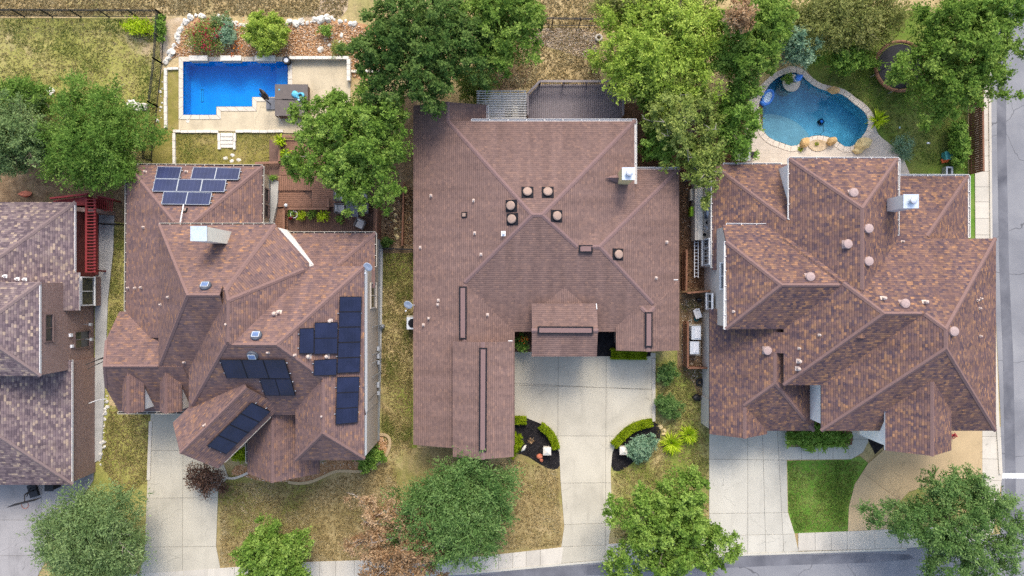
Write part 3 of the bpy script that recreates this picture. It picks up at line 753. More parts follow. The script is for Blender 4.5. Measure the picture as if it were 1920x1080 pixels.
for a, b_, z in (((1356, 308), (1465, 308), 2.9), ((1336, 309), (1335, 502), 2.9), ((1362, 421), (1475, 422), 4.8), ((1360.5, 453), (1359.5, 617), 5.6), ((1480, 297), (1480, 411), 5.6), ((1480, 297), (1685, 297.5), 5.6), ((1685, 298), (1683, 441), 5.6), ((1687, 329), (1817, 329.5), 2.9), ((1817, 330), (1817, 445), 2.9)):
    gutter(h3, a, b_, z, inner='gutter_white', w=.17, step=.85)
chimney(h3, 23.2, 24.05, 4.75, 5.52, 5.5, 8.25, 'chimney_grey')
for c in ((1598, 362), (1626, 429), (1587, 458), (1626, 490), (1517, 519), (1694, 569), (1785, 621), (1437, 657)): roof_vent(h3, *c, 'round')
for c in ((1375, 584), (1536, 628), (1692, 453), (1498, 653), (1838, 560), (1832, 563), (1836, 578), (1837, 630)): pipe(h3, *c, .75)
for c in ((1655, 559), (1733, 566), (1497, 677), (1495, 691)): pipe(h3, *c, 1.3)
window_x(h3, 13.40, 1327, 1336, 552, 578, -1, 1); window_x(h3, 13.64, 1353, 1359, 494, 541, -1, 1)
bw = W2(1335, 470, 2.9)[0]
window_x(h3, 13.30, 1319, 1331, 450, 495, -1, 2)
part(h3.root, 'bay_wall', box(13.55, (W2(0, 447, 1.5)[1] + W2(0, 500, 1.5)[1]) / 2, 0, .44, 1.95, 2.7), 'stucco_taupe')

# ---------------------------------------------------------------- left house, grey shingles, brick wall
ridge_caps(h3)
W0 = [(0, 99, 'brick_red')]
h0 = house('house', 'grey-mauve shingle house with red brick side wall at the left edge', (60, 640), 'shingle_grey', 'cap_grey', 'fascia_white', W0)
xe0 = W2(141, 440, 3)[0]
block(h0, [XY(-36.5, W2(100, 379, 3)[1], 3), XY(xe0, W2(100, 379, 3)[1], 3), XY(xe0, W2(100, 541, 3)[1], 3), XY(-36.5, W2(100, 541, 3)[1], 3)], [.5, .5, None, None], [3, 3, 3, 3], oh=.35, bands=[(0, 99, 'red_floor')])
block(h0, [XY(-40, W2(40, 529, 5.8)[1], 5.8), XY(W2(75, 600, 5.8)[0] + .0, W2(40, 529, 5.8)[1], 5.8), XY(W2(75, 600, 5.8)[0], W2(40, 705, 5.8)[1], 5.8), XY(-40, W2(40, 705, 5.8)[1], 5.8)], [.55, .55, .55, None], oh=.04)
block(h0, [XY(-40, W2(40, 675, 2.85)[1], 2.85), XY(W2(135.5, 800, 2.85)[0], W2(40, 675, 2.85)[1], 2.85), XY(W2(135.5, 800, 2.85)[0], W2(40, 909, 2.85)[1], 2.85), XY(-40, W2(40, 909, 2.85)[1], 2.85)], [None, .5, .5, None], [2.85] * 4, oh=.12)
# bay roof over the corner window
block(h0, [XY(xe0 - .7, W2(149, 511, 3)[1], 3), XY(W2(149, 540, 3)[0], W2(149, 511, 3)[1], 3), XY(W2(149, 540, 3)[0], W2(149, 582, 3)[1], 3), XY(xe0 - .7, W2(149, 582, 3)[1], 3)], [None, .5, None, None], [3] * 4, oh=.25, drop=-.03)
xw0 = W2(75, 600, 5.8)[0] + .0 - .04
window_x(h0, xw0, 97, 84, 591, 639, 1, 1, 'glass_dark', 'fascia_brown'); window_x(h0, xw0, 166, 140, 622, 651, 1, 1, 'glass_dark', 'fascia_brown')
window_x(h0, W2(149, 540, 3)[0] - .25, 175, 152, 521, 571, 1, 1)
for a, b_, z in (((75.5, 530), (75.5, 705), 5.8), ((135.5, 678), (135.5, 902), 2.85), ((141.5, 381), (141, 508), 3)):
    A, B_ = W(*a, z - .06), W(*b_, z - .06)
    part(h0.root, 'drip_edge', beam(A, B_, .05, .16), 'gutter_white')
for c in ((10, 518), (33, 523), (47, 524)): pipe(h0, *c, 1.0, 'pipe_white', False)
part(h0.root, 'wall_box', merge(box(xw0 + .06, wall_x(xw0, 126, 629)[1], 2.6, .12, .22, .26), box(xw0 + .06, wall_x(xw0, 127, 650)[1], 2.5, .12, .2, .22)), 'plastic_white')
ridge_caps(h0)
# ================================================================ GROUND
ground_mat('dry_grass', [(0.25, (0.287, 0.207, 0.091)), (0.5, (0.403, 0.305, 0.152)), (0.75, (0.512, 0.403, 0.226))], 0.35, 0.16, stops2=[(0.3, (0.195, 0.189, 0.061)), (0.7, (0.317, 0.281, 0.110))], thr=(0.50, 0.70))
ground_mat('lawn_mixed', [(0.25, (0.281, 0.220, 0.098)), (0.5, (0.366, 0.287, 0.134)), (0.75, (0.464, 0.366, 0.195))], 0.5, 0.20, stops2=[(0.3, (0.134, 0.165, 0.030)), (0.7, (0.244, 0.262, 0.061))], thr=(0.40, 0.60))
ground_mat('lawn_yellowgreen', [(0.25, (0.183, 0.201, 0.043)), (0.5, (0.275, 0.262, 0.073)), (0.75, (0.366, 0.317, 0.116))], 0.4, 0.18, stops2=[(0.3, (0.329, 0.250, 0.134)), (0.7, (0.439, 0.342, 0.207))], thr=(0.54, 0.68))
ground_mat('lawn_olive', [(0.25, (0.159, 0.152, 0.037)), (0.5, (0.232, 0.201, 0.055)), (0.75, (0.305, 0.250, 0.091))], 0.9, 0.4, amp=0.22)
ground_mat('lawn_front', [(0.25, (0.213, 0.159, 0.061)), (0.5, (0.305, 0.232, 0.104)), (0.75, (0.415, 0.323, 0.171))], 0.45, 0.17, stops2=[(0.3, (0.159, 0.159, 0.043)), (0.7, (0.232, 0.220, 0.061))], thr=(0.50, 0.66))
ground_mat('lawn_green', blot=0.12, stops=[(0.25, (0.067, 0.152, 0.017)), (0.5, (0.104, 0.207, 0.027)), (0.78, (0.201, 0.262, 0.061))], s1=0.55, s2=0.3, amp=0.2, stops2=[(0.3, (0.085, 0.171, 0.022)), (0.7, (0.244, 0.244, 0.079))], thr=(0.52, 0.75))
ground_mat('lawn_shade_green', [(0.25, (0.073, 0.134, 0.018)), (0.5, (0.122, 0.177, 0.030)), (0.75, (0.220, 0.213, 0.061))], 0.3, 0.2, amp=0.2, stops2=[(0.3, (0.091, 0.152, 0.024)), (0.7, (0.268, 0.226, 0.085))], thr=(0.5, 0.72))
ground_mat('mulch_brown', blot=0, stops=[(0.25, (0.085, 0.045, 0.026)), (0.5, (0.14, 0.078, 0.045)), (0.75, (0.23, 0.135, 0.08))], s1=3.0, s2=0.5, fine=11, amp=0.5, bmp=0.9)
ground_mat('mulch_black', blot=0, stops=[(0.25, (0.010, 0.009, 0.010)), (0.5, (0.017, 0.015, 0.016)), (0.75, (0.035, 0.032, 0.033))], s1=3.0, s2=0.5, fine=11, amp=0.5, bmp=0.9)
ground_mat('gravel_rust', blot=0, stops=[(0.25, (0.284, 0.142, 0.061)), (0.5, (0.419, 0.236, 0.115)), (0.75, (0.581, 0.392, 0.243))], s1=2.2, s2=0.5, fine=9, amp=0.45, bmp=0.9)
ground_mat('gravel_pale', blot=0.45, stops=[(0.25, (0.33, 0.235, 0.135)), (0.5, (0.45, 0.345, 0.225)), (0.75, (0.60, 0.50, 0.37))], s1=1.2, s2=0.5, fine=9, amp=0.3, bmp=0.8)
ground_mat('leaf_litter', blot=0.3, stops=[(0.25, (0.122, 0.076, 0.043)), (0.5, (0.207, 0.140, 0.079)), (0.75, (0.342, 0.244, 0.146))], s1=1.5, s2=0.5, fine=9, amp=0.5, bmp=0.9, stops2=[(0.3, (0.122, 0.134, 0.037)), (0.7, (0.244, 0.220, 0.085))], thr=(0.58, 0.72))
def concrete(name, c, var=0.10, stain=0.16, s=0.5):
    m, nt, b = newmat(name, 0.88, 0.2); p = pos(nt)
    n1 = noise(nt, p, s, 6, 0.6, 0.4); n2 = noise(nt, p, 9.0, 4, 0.7); n3 = noise(nt, p, 45.0, 2)
    col = ramp(nt, n1, [(0.28, tuple(x * (1 - stain) for x in c)), (0.5, c), (0.75, tuple(min(1, x * (1 + var)) for x in c))])
    k = nt.nodes.new('ShaderNodeMapRange'); k.inputs[1].default_value = .3; k.inputs[2].default_value = .7; k.inputs[3].default_value = 0.955; k.inputs[4].default_value = 1.045
    nt.links.new(n2, k.inputs[0]); col = mixc(nt, 1.0, col, k.outputs[0], 'MULTIPLY')
    v = nt.nodes.new('ShaderNodeTexVoronoi'); v.feature = 'DISTANCE_TO_EDGE'; v.inputs['Scale'].default_value = 0.28
    nt.links.new(p, v.inputs['Vector'])
    d = noise(nt, p, 1.3, 3)
    oi = nt.nodes.new('ShaderNodeObjectInfo'); rk = nt.nodes.new('ShaderNodeMapRange'); rk.inputs[3].default_value = .94; rk.inputs[4].default_value = 1.05
    nt.links.new(oi.outputs['Random'], rk.inputs[0]); col = mixc(nt, 1.0, col, rk.outputs[0], 'MULTIPLY')
    spots = mathn(nt, 'GREATER_THAN', noise(nt, p, 2.6, 2), 0.73)
    col = mixc(nt, mathn(nt, 'MULTIPLY', spots, 0.22), col, tuple(x * 0.45 for x in c))
    mp = nt.nodes.new('ShaderNodeMapping'); mp.inputs['Scale'].default_value = (2.2, 0.22, 1); nt.links.new(p, mp.inputs[0])
    ty = nt.nodes.new('ShaderNodeMapRange'); ty.inputs[1].default_value = .55; ty.inputs[2].default_value = .72; ty.inputs[4].default_value = .30
    nt.links.new(noise(nt, mp.outputs[0], 0.8, 4, 0.6), ty.inputs[0]); col = mixc(nt, ty.outputs[0], col, tuple(x * 0.62 for x in c))
    wv = nt.nodes.new('ShaderNodeVectorMath'); wv.operation = 'ADD'; nz = nt.nodes.new('ShaderNodeTexNoise'); nz.inputs['Scale'].default_value = 1.1; nz.inputs['Detail'].default_value = 6
    nt.links.new(p, nz.inputs['Vector']); nt.links.new(p, wv.inputs[0]); nt.links.new(nz.outputs['Color'], wv.inputs[1]); nt.links.new(wv.outputs[0], v.inputs['Vector'])
    ck = mathn(nt, 'MULTIPLY', mathn(nt, 'LESS_THAN', v.outputs['Distance'], 0.004), mathn(nt, 'GREATER_THAN', noise(nt, p, 0.35, 2), 0.55))
    col = mixc(nt, mathn(nt, 'MULTIPLY', ck, 0.5), col, tuple(x * 0.4 for x in c))
    nt.links.new(col, b.inputs['Base Color']); bump(nt, b, n3, 0.10, 0.01)
concrete('concrete_drive', (0.44, 0.405, 0.32)); concrete('concrete_cool', (0.455, 0.43, 0.36)); concrete('concrete_walk', (0.49, 0.45, 0.375))
concrete('concrete_tan', (0.45, 0.335, 0.19), .12, .14); concrete('concrete_side', (0.40, 0.395, 0.37), .1, .22, .8); concrete('deck_sand', (0.49, 0.415, 0.285), .12, .18, .9)
concrete('concrete_old', (0.29, 0.275, 0.265), .12, .2, .7); simple('joint_dark', (0.17, 0.155, 0.125), 0.95, 0.2, world=True)
m, nt, b = newmat('asphalt', 0.9, 0.2); p = pos(nt)
c = ramp(nt, noise(nt, p, 0.25, 6, 0.6, 0.5), [(0.3, (0.135, 0.137, 0.15)), (0.5, (0.195, 0.196, 0.208)), (0.72, (0.275, 0.272, 0.275))])
mpn = nt.nodes.new('ShaderNodeMapping'); mpn.inputs['Scale'].default_value = (1, 1, 1); nt.links.new(p, mpn.inputs[0])
c = mixc(nt, 0.25, c, ramp(nt, noise(nt, p, 60, 2), [(0.3, (0.08, 0.08, 0.09)), (0.7, (0.36, 0.36, 0.36))]))
vo = nt.nodes.new('ShaderNodeTexVoronoi'); vo.feature = 'DISTANCE_TO_EDGE'; vo.inputs['Scale'].default_value = 0.16
wv = nt.nodes.new('ShaderNodeVectorMath'); wv.operation = 'ADD'; nz = nt.nodes.new('ShaderNodeTexNoise'); nz.inputs['Scale'].default_value = 0.8; nt.links.new(p, nz.inputs['Vector'])
nt.links.new(p, wv.inputs[0]); nt.links.new(nz.outputs['Color'], wv.inputs[1]); nt.links.new(wv.outputs[0], vo.inputs['Vector'])
c = mixc(nt, mathn(nt, 'MULTIPLY', mathn(nt, 'LESS_THAN', vo.outputs['Distance'], 0.0035), 0.6), c, (0.05, 0.05, 0.055))
nt.links.new(c, b.inputs['Base Color']); bump(nt, b, noise(nt, p, 50, 2), 0.4, 0.01)
m, nt, b = newmat('asphalt_dark', 0.85, 0.2); p = pos(nt)
nt.links.new(ramp(nt, noise(nt, p, 0.5, 5, .6, .4), [(0.3, (0.085, 0.087, 0.10)), (0.7, (0.175, 0.176, 0.19))]), b.inputs['Base Color'])
simple('road_paint', (0.62, 0.62, 0.60), 0.7, 0.12, 5, world=True)

simple('brick_world_brown', (0.27, 0.18, 0.15), 0.9, 0.3, 8, world=True)
def wl(L, z=0.0): return [W2(x, y, z) for x, y in L]
pool1 = [(343, 115), (540, 115), (540, 182), (473, 182), (473, 200), (406, 200), (406, 215.5), (343, 215.5)]
pool2 = smooth_loop([(1497, 134), (1513, 150), (1531, 164), (1553, 171), (1575, 174), (1590, 183), (1602, 195), (1622, 208), (1630, 226), (1626, 245), (1612, 262), (1600, 275), (1582, 276), (1568, 262), (1546, 254), (1522, 254), (1509, 262), (1498, 272), (1483, 275), (1467, 268), (1447, 262), (1433, 250), (1427, 232), (1424, 210), (1422, 192), (1434, 172), (1447, 152), (1470, 138)], 2)
def grow(L, d):
    """offset a pixel loop outwards by d pixels (mitred)"""
    P = [(x, -y) for x, y in L]; s = 1 if area(P) > 0 else -1; R = []
    n = len(L)
    for i in range(n):
        a, b, c = [Vector(P[k % n]) for k in (i - 1, i, i + 1)]
        d1, d2 = (b - a).normalized(), (c - b).normalized(); n1, n2 = Vector((d1.y, -d1.x)) * s, Vector((d2.y, -d2.x)) * s
        bi = n1 + n2; k = d / max(0.35, bi.dot(n1)); q = b + bi * k; R.append((q.x, -q.y))
    return R
stru('ground', fill([[(-90, -70), (90, -70), (90, 70), (-90, 70)], wl(grow(pool1, 4)), wl(grow(pool2, 4))], 0.0), 'dry_grass')
def patch(name, L, mat, z, it=0): return stru(name, sheet(smooth_loop(L, it) if it else L, z), mat)
patch('lawn', [(-60, 34), (311, 34), (285, 305), (238, 320), (-60, 320)], 'lawn_yellowgreen', .006)
patch('lawn', [(308, 128), (336, 128), (336, 244), (326, 310), (284, 310), (296, 150)], 'lawn_olive', .008)
patch('lawn', [(328, 248), (530, 248), (530, 312), (328, 312)], 'lawn_olive', .010)
patch('gravel_bed', [(316, 112), (324, 88), (342, 60), (350, 36), (385, 30), (420, 42), (455, 48), (520, 44), (560, 42), (610, 36), (665, 40), (740, 60), (740, 150), (655, 150), (655, 106), (336, 106)], 'gravel_rust', .012, 1)
patch('gravel_bed', [(600, -20), (655, -20), (650, 30), (610, 40), (560, 36), (600, 15)], 'gravel_pale', .009, 1)
patch('gravel_bed', [(300, 40), (345, 30), (350, 48), (322, 105), (300, 130)], 'gravel_pale', .008, 1)
patch('gravel_bed', [(995, 52), (1120, 52), (1118, 108), (1085, 108), (1050, 95), (995, 78)], 'gravel_pale', .010, 1)
patch('earth_and_shade', [(905, 50), (995, 60), (1000, 150), (960, 172), (905, 172), (880, 120)], 'leaf_litter', .007, 2)  # shadow on the grass, painted as a brown sheet in the litter colours
patch('earth_and_shade', [(-30, 285), (238, 300), (238, 420), (140, 400), (-30, 380)], 'leaf_litter', .012)
patch('earth_and_shade', [(700, 180), (782, 180), (782, 475), (715, 475), (700, 400)], 'leaf_litter', .013)
patch('lawn', [(690, 470), (782, 470), (782, 905), (740, 870), (700, 840)], 'lawn_mixed', .009)
patch('lawn', [(176, 380), (245, 380), (245, 600), (200, 650), (205, 760), (290, 772), (280, 905), (272, 1040), (250, 1085), (90, 1085), (140, 960), (176, 860)], 'lawn_yellowgreen', .011)
patch('lawn', [(400, 860), (760, 830), (760, 1040), (735, 1060), (400, 1068)], 'lawn_front', .007)
patch('lawn', [(755, 840), (1060, 840), (1060, 1035), (755, 1062)], 'lawn_front', .010)
patch('lawn', [(1140, 650), (1335, 650), (1335, 1030), (1140, 1040)], 'lawn_mixed', .008)
patch('gravel_bed', [(1255, 300), (1345, 300), (1345, 560), (1255, 560)], 'mulch_brown', .012)
patch('gravel_bed', [(1270, 540), (1345, 540), (1345, 700), (1318, 760), (1300, 720), (1270, 690)], 'leaf_litter', .016)
patch('earth_and_shade', [(1165, 195), (1430, 170), (1430, 320), (1165, 330)], 'mulch_brown', .009)
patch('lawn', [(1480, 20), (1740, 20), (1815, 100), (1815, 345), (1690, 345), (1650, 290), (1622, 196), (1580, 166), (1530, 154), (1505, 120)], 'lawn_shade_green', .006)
patch('lawn', [(1476, 864), (1590, 862), (1612, 855), (1628, 868), (1602, 908), (1592, 950), (1590, 997), (1490, 1000), (1478, 960)], 'lawn_green', .012)
patch('lawn', [(1655, 995), (1670, 940), (1700, 912), (1850, 890), (1850, 990)], 'lawn_mixed', .008)
patch('verge', [(1817, 190), (1828, 190), (1828, 450), (1817, 450)], 'lawn_green', .010)
# roads
stru('road', sheet([(-300, 1090), (880, 1074), (1130, 1050), (1400, 1040), (1690, 1030), (1880, 1000), (1884, 1300), (-300, 1300)], .012), 'asphalt')
stru('road', sheet([(1858, -200), (2300, -200), (2300, 1300), (1870, 1300), (1878, 890), (1876, 780), (1858, 400)], .016), 'asphalt')
for i, L in enumerate(([(1868, -200), (1884, -200), (1888, 420), (1904, 760), (1906, 1300), (1888, 1300), (1884, 760), (1870, 400)], [(880, 1078), (1135, 1056), (1400, 1043), (1700, 1036), (1720, 1052), (1400, 1062), (1135, 1076), (880, 1095)])):
    stru('worn_lane', sheet(smooth_loop(L, 1), .022), 'asphalt_dark')
stru('stop_line', sheet([(1878, 887), (2050, 888), (2050, 899), (1879, 897)], .026), 'road_paint')

def slab(name, L, cuts, mat, z=.06, gap=.022, it=0, joint='joint_dark'):
    """concrete slab: low joint sheet with real panels standing in it; cuts = pixel lines"""
    L = smooth_loop(L, it) if it else L
    base = stru(name, sheet(L, .034), joint)
    polys = [ccw(wl(L, z))]
    for x0, y0, x1, y1 in cuts:
        (ax, ay), (bx, by) = W2(x0, y0, z), W2(x1, y1, z); d = math.hypot(bx - ax, by - ay); nx, ny = -(by - ay) / d, (bx - ax) / d
        new = []
        for P in polys:
            for s in (1, -1):
                q = clean(clip(P, lambda x, y: s * ((x - ax) * nx + (y - ay) * ny) - gap / 2))
                if len(q) >= 3 and abs(area(q)) > 0.03: new.append(q)
        polys = new
    for P in polys: part(base, 'panel', prism(P, .02, z), mat)
    return base
slab('driveway', [(283, 770), (352, 770), (350, 838), (420, 872), (428, 895), (409, 915), (405, 1024), (412, 1061), (418, 1120), (250, 1120), (271, 1036), (277, 890)], [(270, 845, 450, 845), (260, 934, 450, 933), (343, 840, 342, 1100), (260, 1026, 450, 1024)], 'concrete_drive')
solo('driveway_kerb', 'low concrete kerb along the left edge of the western driveway', 'kerb', ppx([(279, 790), (285, 790), (281, 900), (275, 900)], 0, .12), 'concrete_walk')
slab('driveway', [(-80, 890), (120, 880), (175, 868), (175, 900), (120, 985), (60, 1100), (-80, 1100)], [(-80, 975, 160, 975), (-80, 1042, 120, 1042), (80, 880, 72, 1100)], 'concrete_old')
slab('driveway', [(955, 640), (1229, 662), (1229, 790), (1200, 791), (1176, 806), (1158, 826), (1148, 850), (1145, 885), (1147, 950), (1149, 978), (1143, 1002), (1138, 1049), (1052, 1056), (1052, 1030), (1058, 986), (1051, 900), (1049, 850), (1041, 822), (1018, 796), (986, 783), (955, 783)],
     [(1047, 600, 1046, 817), (1137, 600, 1136, 817), (955, 722, 1140, 727), (1136, 727, 1240, 732), (940, 817, 1240, 818), (1040, 906, 1160, 905), (1040, 984, 1160, 980), (1040, 1026, 1160, 1021)], 'concrete_drive')
solo('driveway_kerb', 'straight raised kerb at the right side of the central driveway court', 'kerb', ppx([(1223, 672), (1229, 672), (1229, 790), (1223, 790)], .0, .14), 'concrete_walk')
slab('driveway', [(1330, 800), (1475, 795), (1475, 862), (1477, 960), (1490, 1001), (1497, 1034), (1330, 1042)], [(1402, 780, 1402, 1050), (1320, 861, 1500, 863), (1320, 963, 1500, 961), (1320, 1005, 1500, 1001), (1435, 1003, 1436, 1040), (1468, 1003, 1470, 1040)], 'concrete_cool')
slab('walkway', [(1475, 838), (1590, 838), (1600, 825), (1596, 800), (1626, 800), (1628, 828), (1618, 848), (1596, 861), (1475, 862)], [(1503, 830, 1503, 870), (1534, 830, 1534, 870), (1562, 830, 1562, 870), (1588, 836, 1596, 870), (1595, 823, 1630, 824)], 'concrete_cool', .058)
slab('porch_slab', [(1586, 780), (1664, 780), (1664, 832), (1628, 818), (1600, 805)], [], 'concrete_cool', .10)
slab('driveway', [(1590, 996), (1592, 950), (1603, 908), (1628, 869), (1658, 843), (1658, 790), (1842, 790), (1842, 898), (1760, 905), (1704, 922), (1674, 955), (1662, 992)], [(1616, 886, 1676, 930)], 'concrete_tan', .056, joint='concrete_tan')
slab('sidewalk', [(-80, 1094), (260, 1076), (590, 1053), (885, 1045), (1056, 1026), (1052, 1057), (880, 1073), (500, 1092), (-80, 1120)], [(x, 1010, x - 1, 1100) for x in (300, 345, 390, 440, 490, 540, 600, 630, 665, 700, 735, 770, 805, 840, 875, 910, 935, 962, 987, 1014)], 'concrete_walk', .066)
slab('sidewalk', [(1497, 1000), (1600, 996), (1694, 991), (1852, 985), (1860, 1010), (1700, 1028), (1497, 1033)], [(x, 960, x + 1, 1060) for x in (1528, 1558, 1588, 1640, 1690, 1740, 1790)], 'concrete_walk', .066)
slab('sidewalk', [(1138, 1020), (1330, 1010), (1330, 1042), (1138, 1050)], [(x, 1000, x, 1060) for x in (1170, 1203, 1236, 1269, 1302)], 'concrete_walk', .064)
slab('sidewalk', [(1827, 120), (1853, 120), (1857, 445), (1866, 800), (1876, 800), (1880, 890), (1862, 1000), (1842, 990), (1842, 800), (1829, 445)], [(1800, y, 1900, y + 1) for y in (150, 182, 215, 262, 292, 321, 350, 378, 409, 440, 818, 860, 900, 940)], 'concrete_walk', .066)
solo('street_kerb', 'pale concrete kerb running along the right-hand street', 'kerb', ppx([(1853, 100), (1858, 100), (1861, 445), (1874, 790), (1878, 890), (1874, 890), (1868, 790), (1857, 445)], 0, .13), 'concrete_walk')
solo('street_kerb', 'pale concrete kerb along the bottom street in front of the central driveway', 'kerb', ppx([(500, 1092), (880, 1073), (1052, 1057), (1138, 1049.5), (1400, 1038), (1700, 1028), (1700, 1032), (1400, 1042), (1138, 1053.5), (1052, 1061), (880, 1077), (500, 1097)], 0, .085), 'concrete_cool')
solo('side_path', 'long grey concrete strip beside the left brick house', 'path', ppx([(181, 392), (214, 396), (212, 470), (202, 560), (197, 700), (190, 860), (176, 868), (178, 700), (178, 560)], 0, .10), 'concrete_side')
solo('foundation_strip', 'pale concrete strip along the foot of the tan brick side wall', 'path', ppx([(703, 452), (718, 458), (716, 600), (714, 700), (711, 820), (704, 830)], 0, .12), 'concrete_side')

# scattered small stones over the beds (nobody could count them)
def pebbles(name, L, n, smin, smax, mat, seed, label):
    rs = np.random.RandomState(seed); P = wl(L); xs = [p[0] for p in P]; ys = [p[1] for p in P]
    V, Fc = [], []
    while len(Fc) < n * 8:
        x, y = rs.uniform(min(xs), max(xs)), rs.uniform(min(ys), max(ys))
        if not in_poly(x, y, P): continue
        s = rs.uniform(smin, smax); a = rs.uniform(0, 6.28); h = s * rs.uniform(.35, .7); i = len(V)
        for k in range(4):
            t = a + k * 1.57 + rs.uniform(-.4, .4); r = s * rs.uniform(.6, 1.1) / 2; V.append((x + math.cos(t) * r, y + math.sin(t) * r * .8, .02 + h * .35))
        V += [(x, y, .02 + h), (x, y, .01)]
        for k in range(4): Fc += [(i + k, i + (k + 1) % 4, i + 4), (i + (k + 1) % 4, i + k, i + 5)]
    o = stru(name, (V, Fc), mat, label, 'stuff'); return o
def pebblemat(name, stops):
    m, nt, b = newmat(name, 0.85, 0.2)
    g = nt.nodes.new('ShaderNodeNewGeometry')
    nt.links.new(ramp(nt, g.outputs['Random Per Island'], stops), b.inputs['Base Color'])
pebblemat('pebble_rust', [(0, (0.22, 0.10, 0.04)), (0.3, (0.42, 0.235, 0.11)), (0.65, (0.56, 0.37, 0.21)), (0.9, (0.66, 0.54, 0.40)), (1, (0.78, 0.74, 0.66))])
pebblemat('pebble_pale', [(0, (0.24, 0.16, 0.09)), (0.5, (0.45, 0.34, 0.22)), (1, (0.68, 0.60, 0.50))])
pebblemat('chip_brown', [(0, (0.07, 0.035, 0.02)), (0.5, (0.17, 0.095, 0.05)), (0.9, (0.32, 0.21, 0.12)), (1, (0.55, 0.48, 0.4))])
pebblemat('chip_black', [(0, (0.008, 0.008, 0.008)), (0.8, (0.03, 0.028, 0.028)), (1, (0.09, 0.08, 0.07))])
pebbles('pebbles', [(318, 112), (326, 88), (346, 50), (385, 36), (455, 50), (520, 47), (600, 42), (665, 46), (720, 70), (720, 145), (655, 145), (655, 106), (336, 106)], 9000, .06, .16, 'pebble_rust', 1, 'rust coloured pebbles covering the bed above the blue pool')
pebbles('pebbles', [(995, 54), (1118, 54), (1118, 106), (1085, 106), (1050, 94), (995, 78)], 1500, .05, .15, 'pebble_pale', 2, 'pale pebbles in the strip below the middle iron fence')
pebbles('wood_chips', [(1276, 300), (1318, 300), (1318, 545), (1276, 545)], 1700, .05, .16, 'chip_brown', 3, 'brown wood chips in the gap beside the right house')
pebbles('wood_chips', [(1278, 560), (1318, 560), (1318, 745), (1290, 700), (1278, 690)], 900, .05, .15, 'pebble_pale', 4, 'pale chips around the air conditioner pads')
pebbles('leaf_litter', [(722, 350), (775, 350), (775, 460), (722, 460)], 1400, .05, .15, 'chip_brown', 5, 'fallen leaves and bark on the path behind the dark fence')
B1L = smooth_loop([(430, 890), (445, 868), (480, 880), (600, 880), (690, 800), (724, 818), (732, 835), (720, 862), (690, 882), (632, 882), (577, 904), (540, 903), (500, 905), (452, 892)], 1)
patch('gravel_bed', B1L, 'gravel_rust', .018)
pebbles('pebbles', B1L, 1500, .05, .13, 'pebble_rust', 6, 'rust coloured pebbles in the curved front bed of the solar house')
LB = smooth_loop([(955, 775), (986, 783), (1018, 796), (1041, 822), (1049, 850), (1051, 878), (1032, 881), (1010, 869), (985, 853), (955, 848)], 1)
RB = smooth_loop([(1146, 882), (1147, 850), (1158, 826), (1176, 806), (1200, 791), (1224, 789), (1240, 800), (1236, 832), (1195, 860), (1166, 884)], 1)
for n_, L_ in (('left', LB), ('right', RB)):
    patch('mulch_bed', L_, 'mulch_black', .024)
    pebbles('bark_chips', L_, 1100, .04, .11, 'chip_black', 7, 'black bark chips in the bed %s of the central driveway' % n_)
patch('mulch_bed', [(1624, 818), (1662, 832), (1641, 852)], 'mulch_black', .024)
patch('mulch_bed', [(955, 615), (1000, 615), (1000, 660), (955, 660)], 'mulch_brown', .07) ; patch('mulch_bed', [(1112, 610), (1220, 610), (1220, 668), (1112, 668)], 'mulch_black', .072)
patch('mulch_bed', [(1475, 790), (1598, 790), (1598, 834), (1475, 834)], 'mulch_brown', .07)

# ================================================================ FOLIAGE
def leaf_mesh(name, Pc, out, rs, leaf, tint, up=0.8, along=None):
    """quads: Pc centres (n,3), out = outward dirs (n,3)"""
    n = len(Pc); r = rs.normal(size=(n, 3))
    nn = r * 0.75 + np.array([0, 0, up]) + out * 0.45; nn /= np.linalg.norm(nn, axis=1)[:, None]
    ax = (along if along is not None else rs.normal(size=(n, 3))) + rs.normal(size=(n, 3)) * .35
    ax -= nn * (ax * nn).sum(1)[:, None]; ax /= np.linalg.norm(ax, axis=1)[:, None] + 1e-9
    bx = np.cross(nn, ax); s = rs.uniform(.5, 1.55, size=(n, 1)); l, w = leaf
    V = np.stack([Pc - ax * l / 2 * s, Pc + bx * w / 2 * s, Pc + ax * l / 2 * s, Pc - bx * w / 2 * s], 1).reshape(-1, 3)
    return V, tint
def leaf_obj(name, V, tint, mat, parent):
    V = V - ORG[parent.name]; n = len(V) // 4
    me = bpy.data.meshes.new(name); me.vertices.add(n * 4); me.vertices.foreach_set('co', V.astype(np.float32).ravel())
    me.loops.add(n * 4); me.loops.foreach_set('vertex_index', np.arange(n * 4, dtype=np.int32))
    me.polygons.add(n); me.polygons.foreach_set('loop_start', np.arange(0, n * 4, 4, dtype=np.int32))
    a = me.attributes.new('tint', 'FLOAT', 'FACE'); a.data.foreach_set('value', np.clip(tint, 0, 1).astype(np.float32))
    me.materials.append(MATS[mat]); me.update(calc_edges=True); me.validate()
    o = bpy.data.objects.new(name, me); COL.objects.link(o); o.parent = parent; ORG[o.name] = ORG[parent.name]
    return o
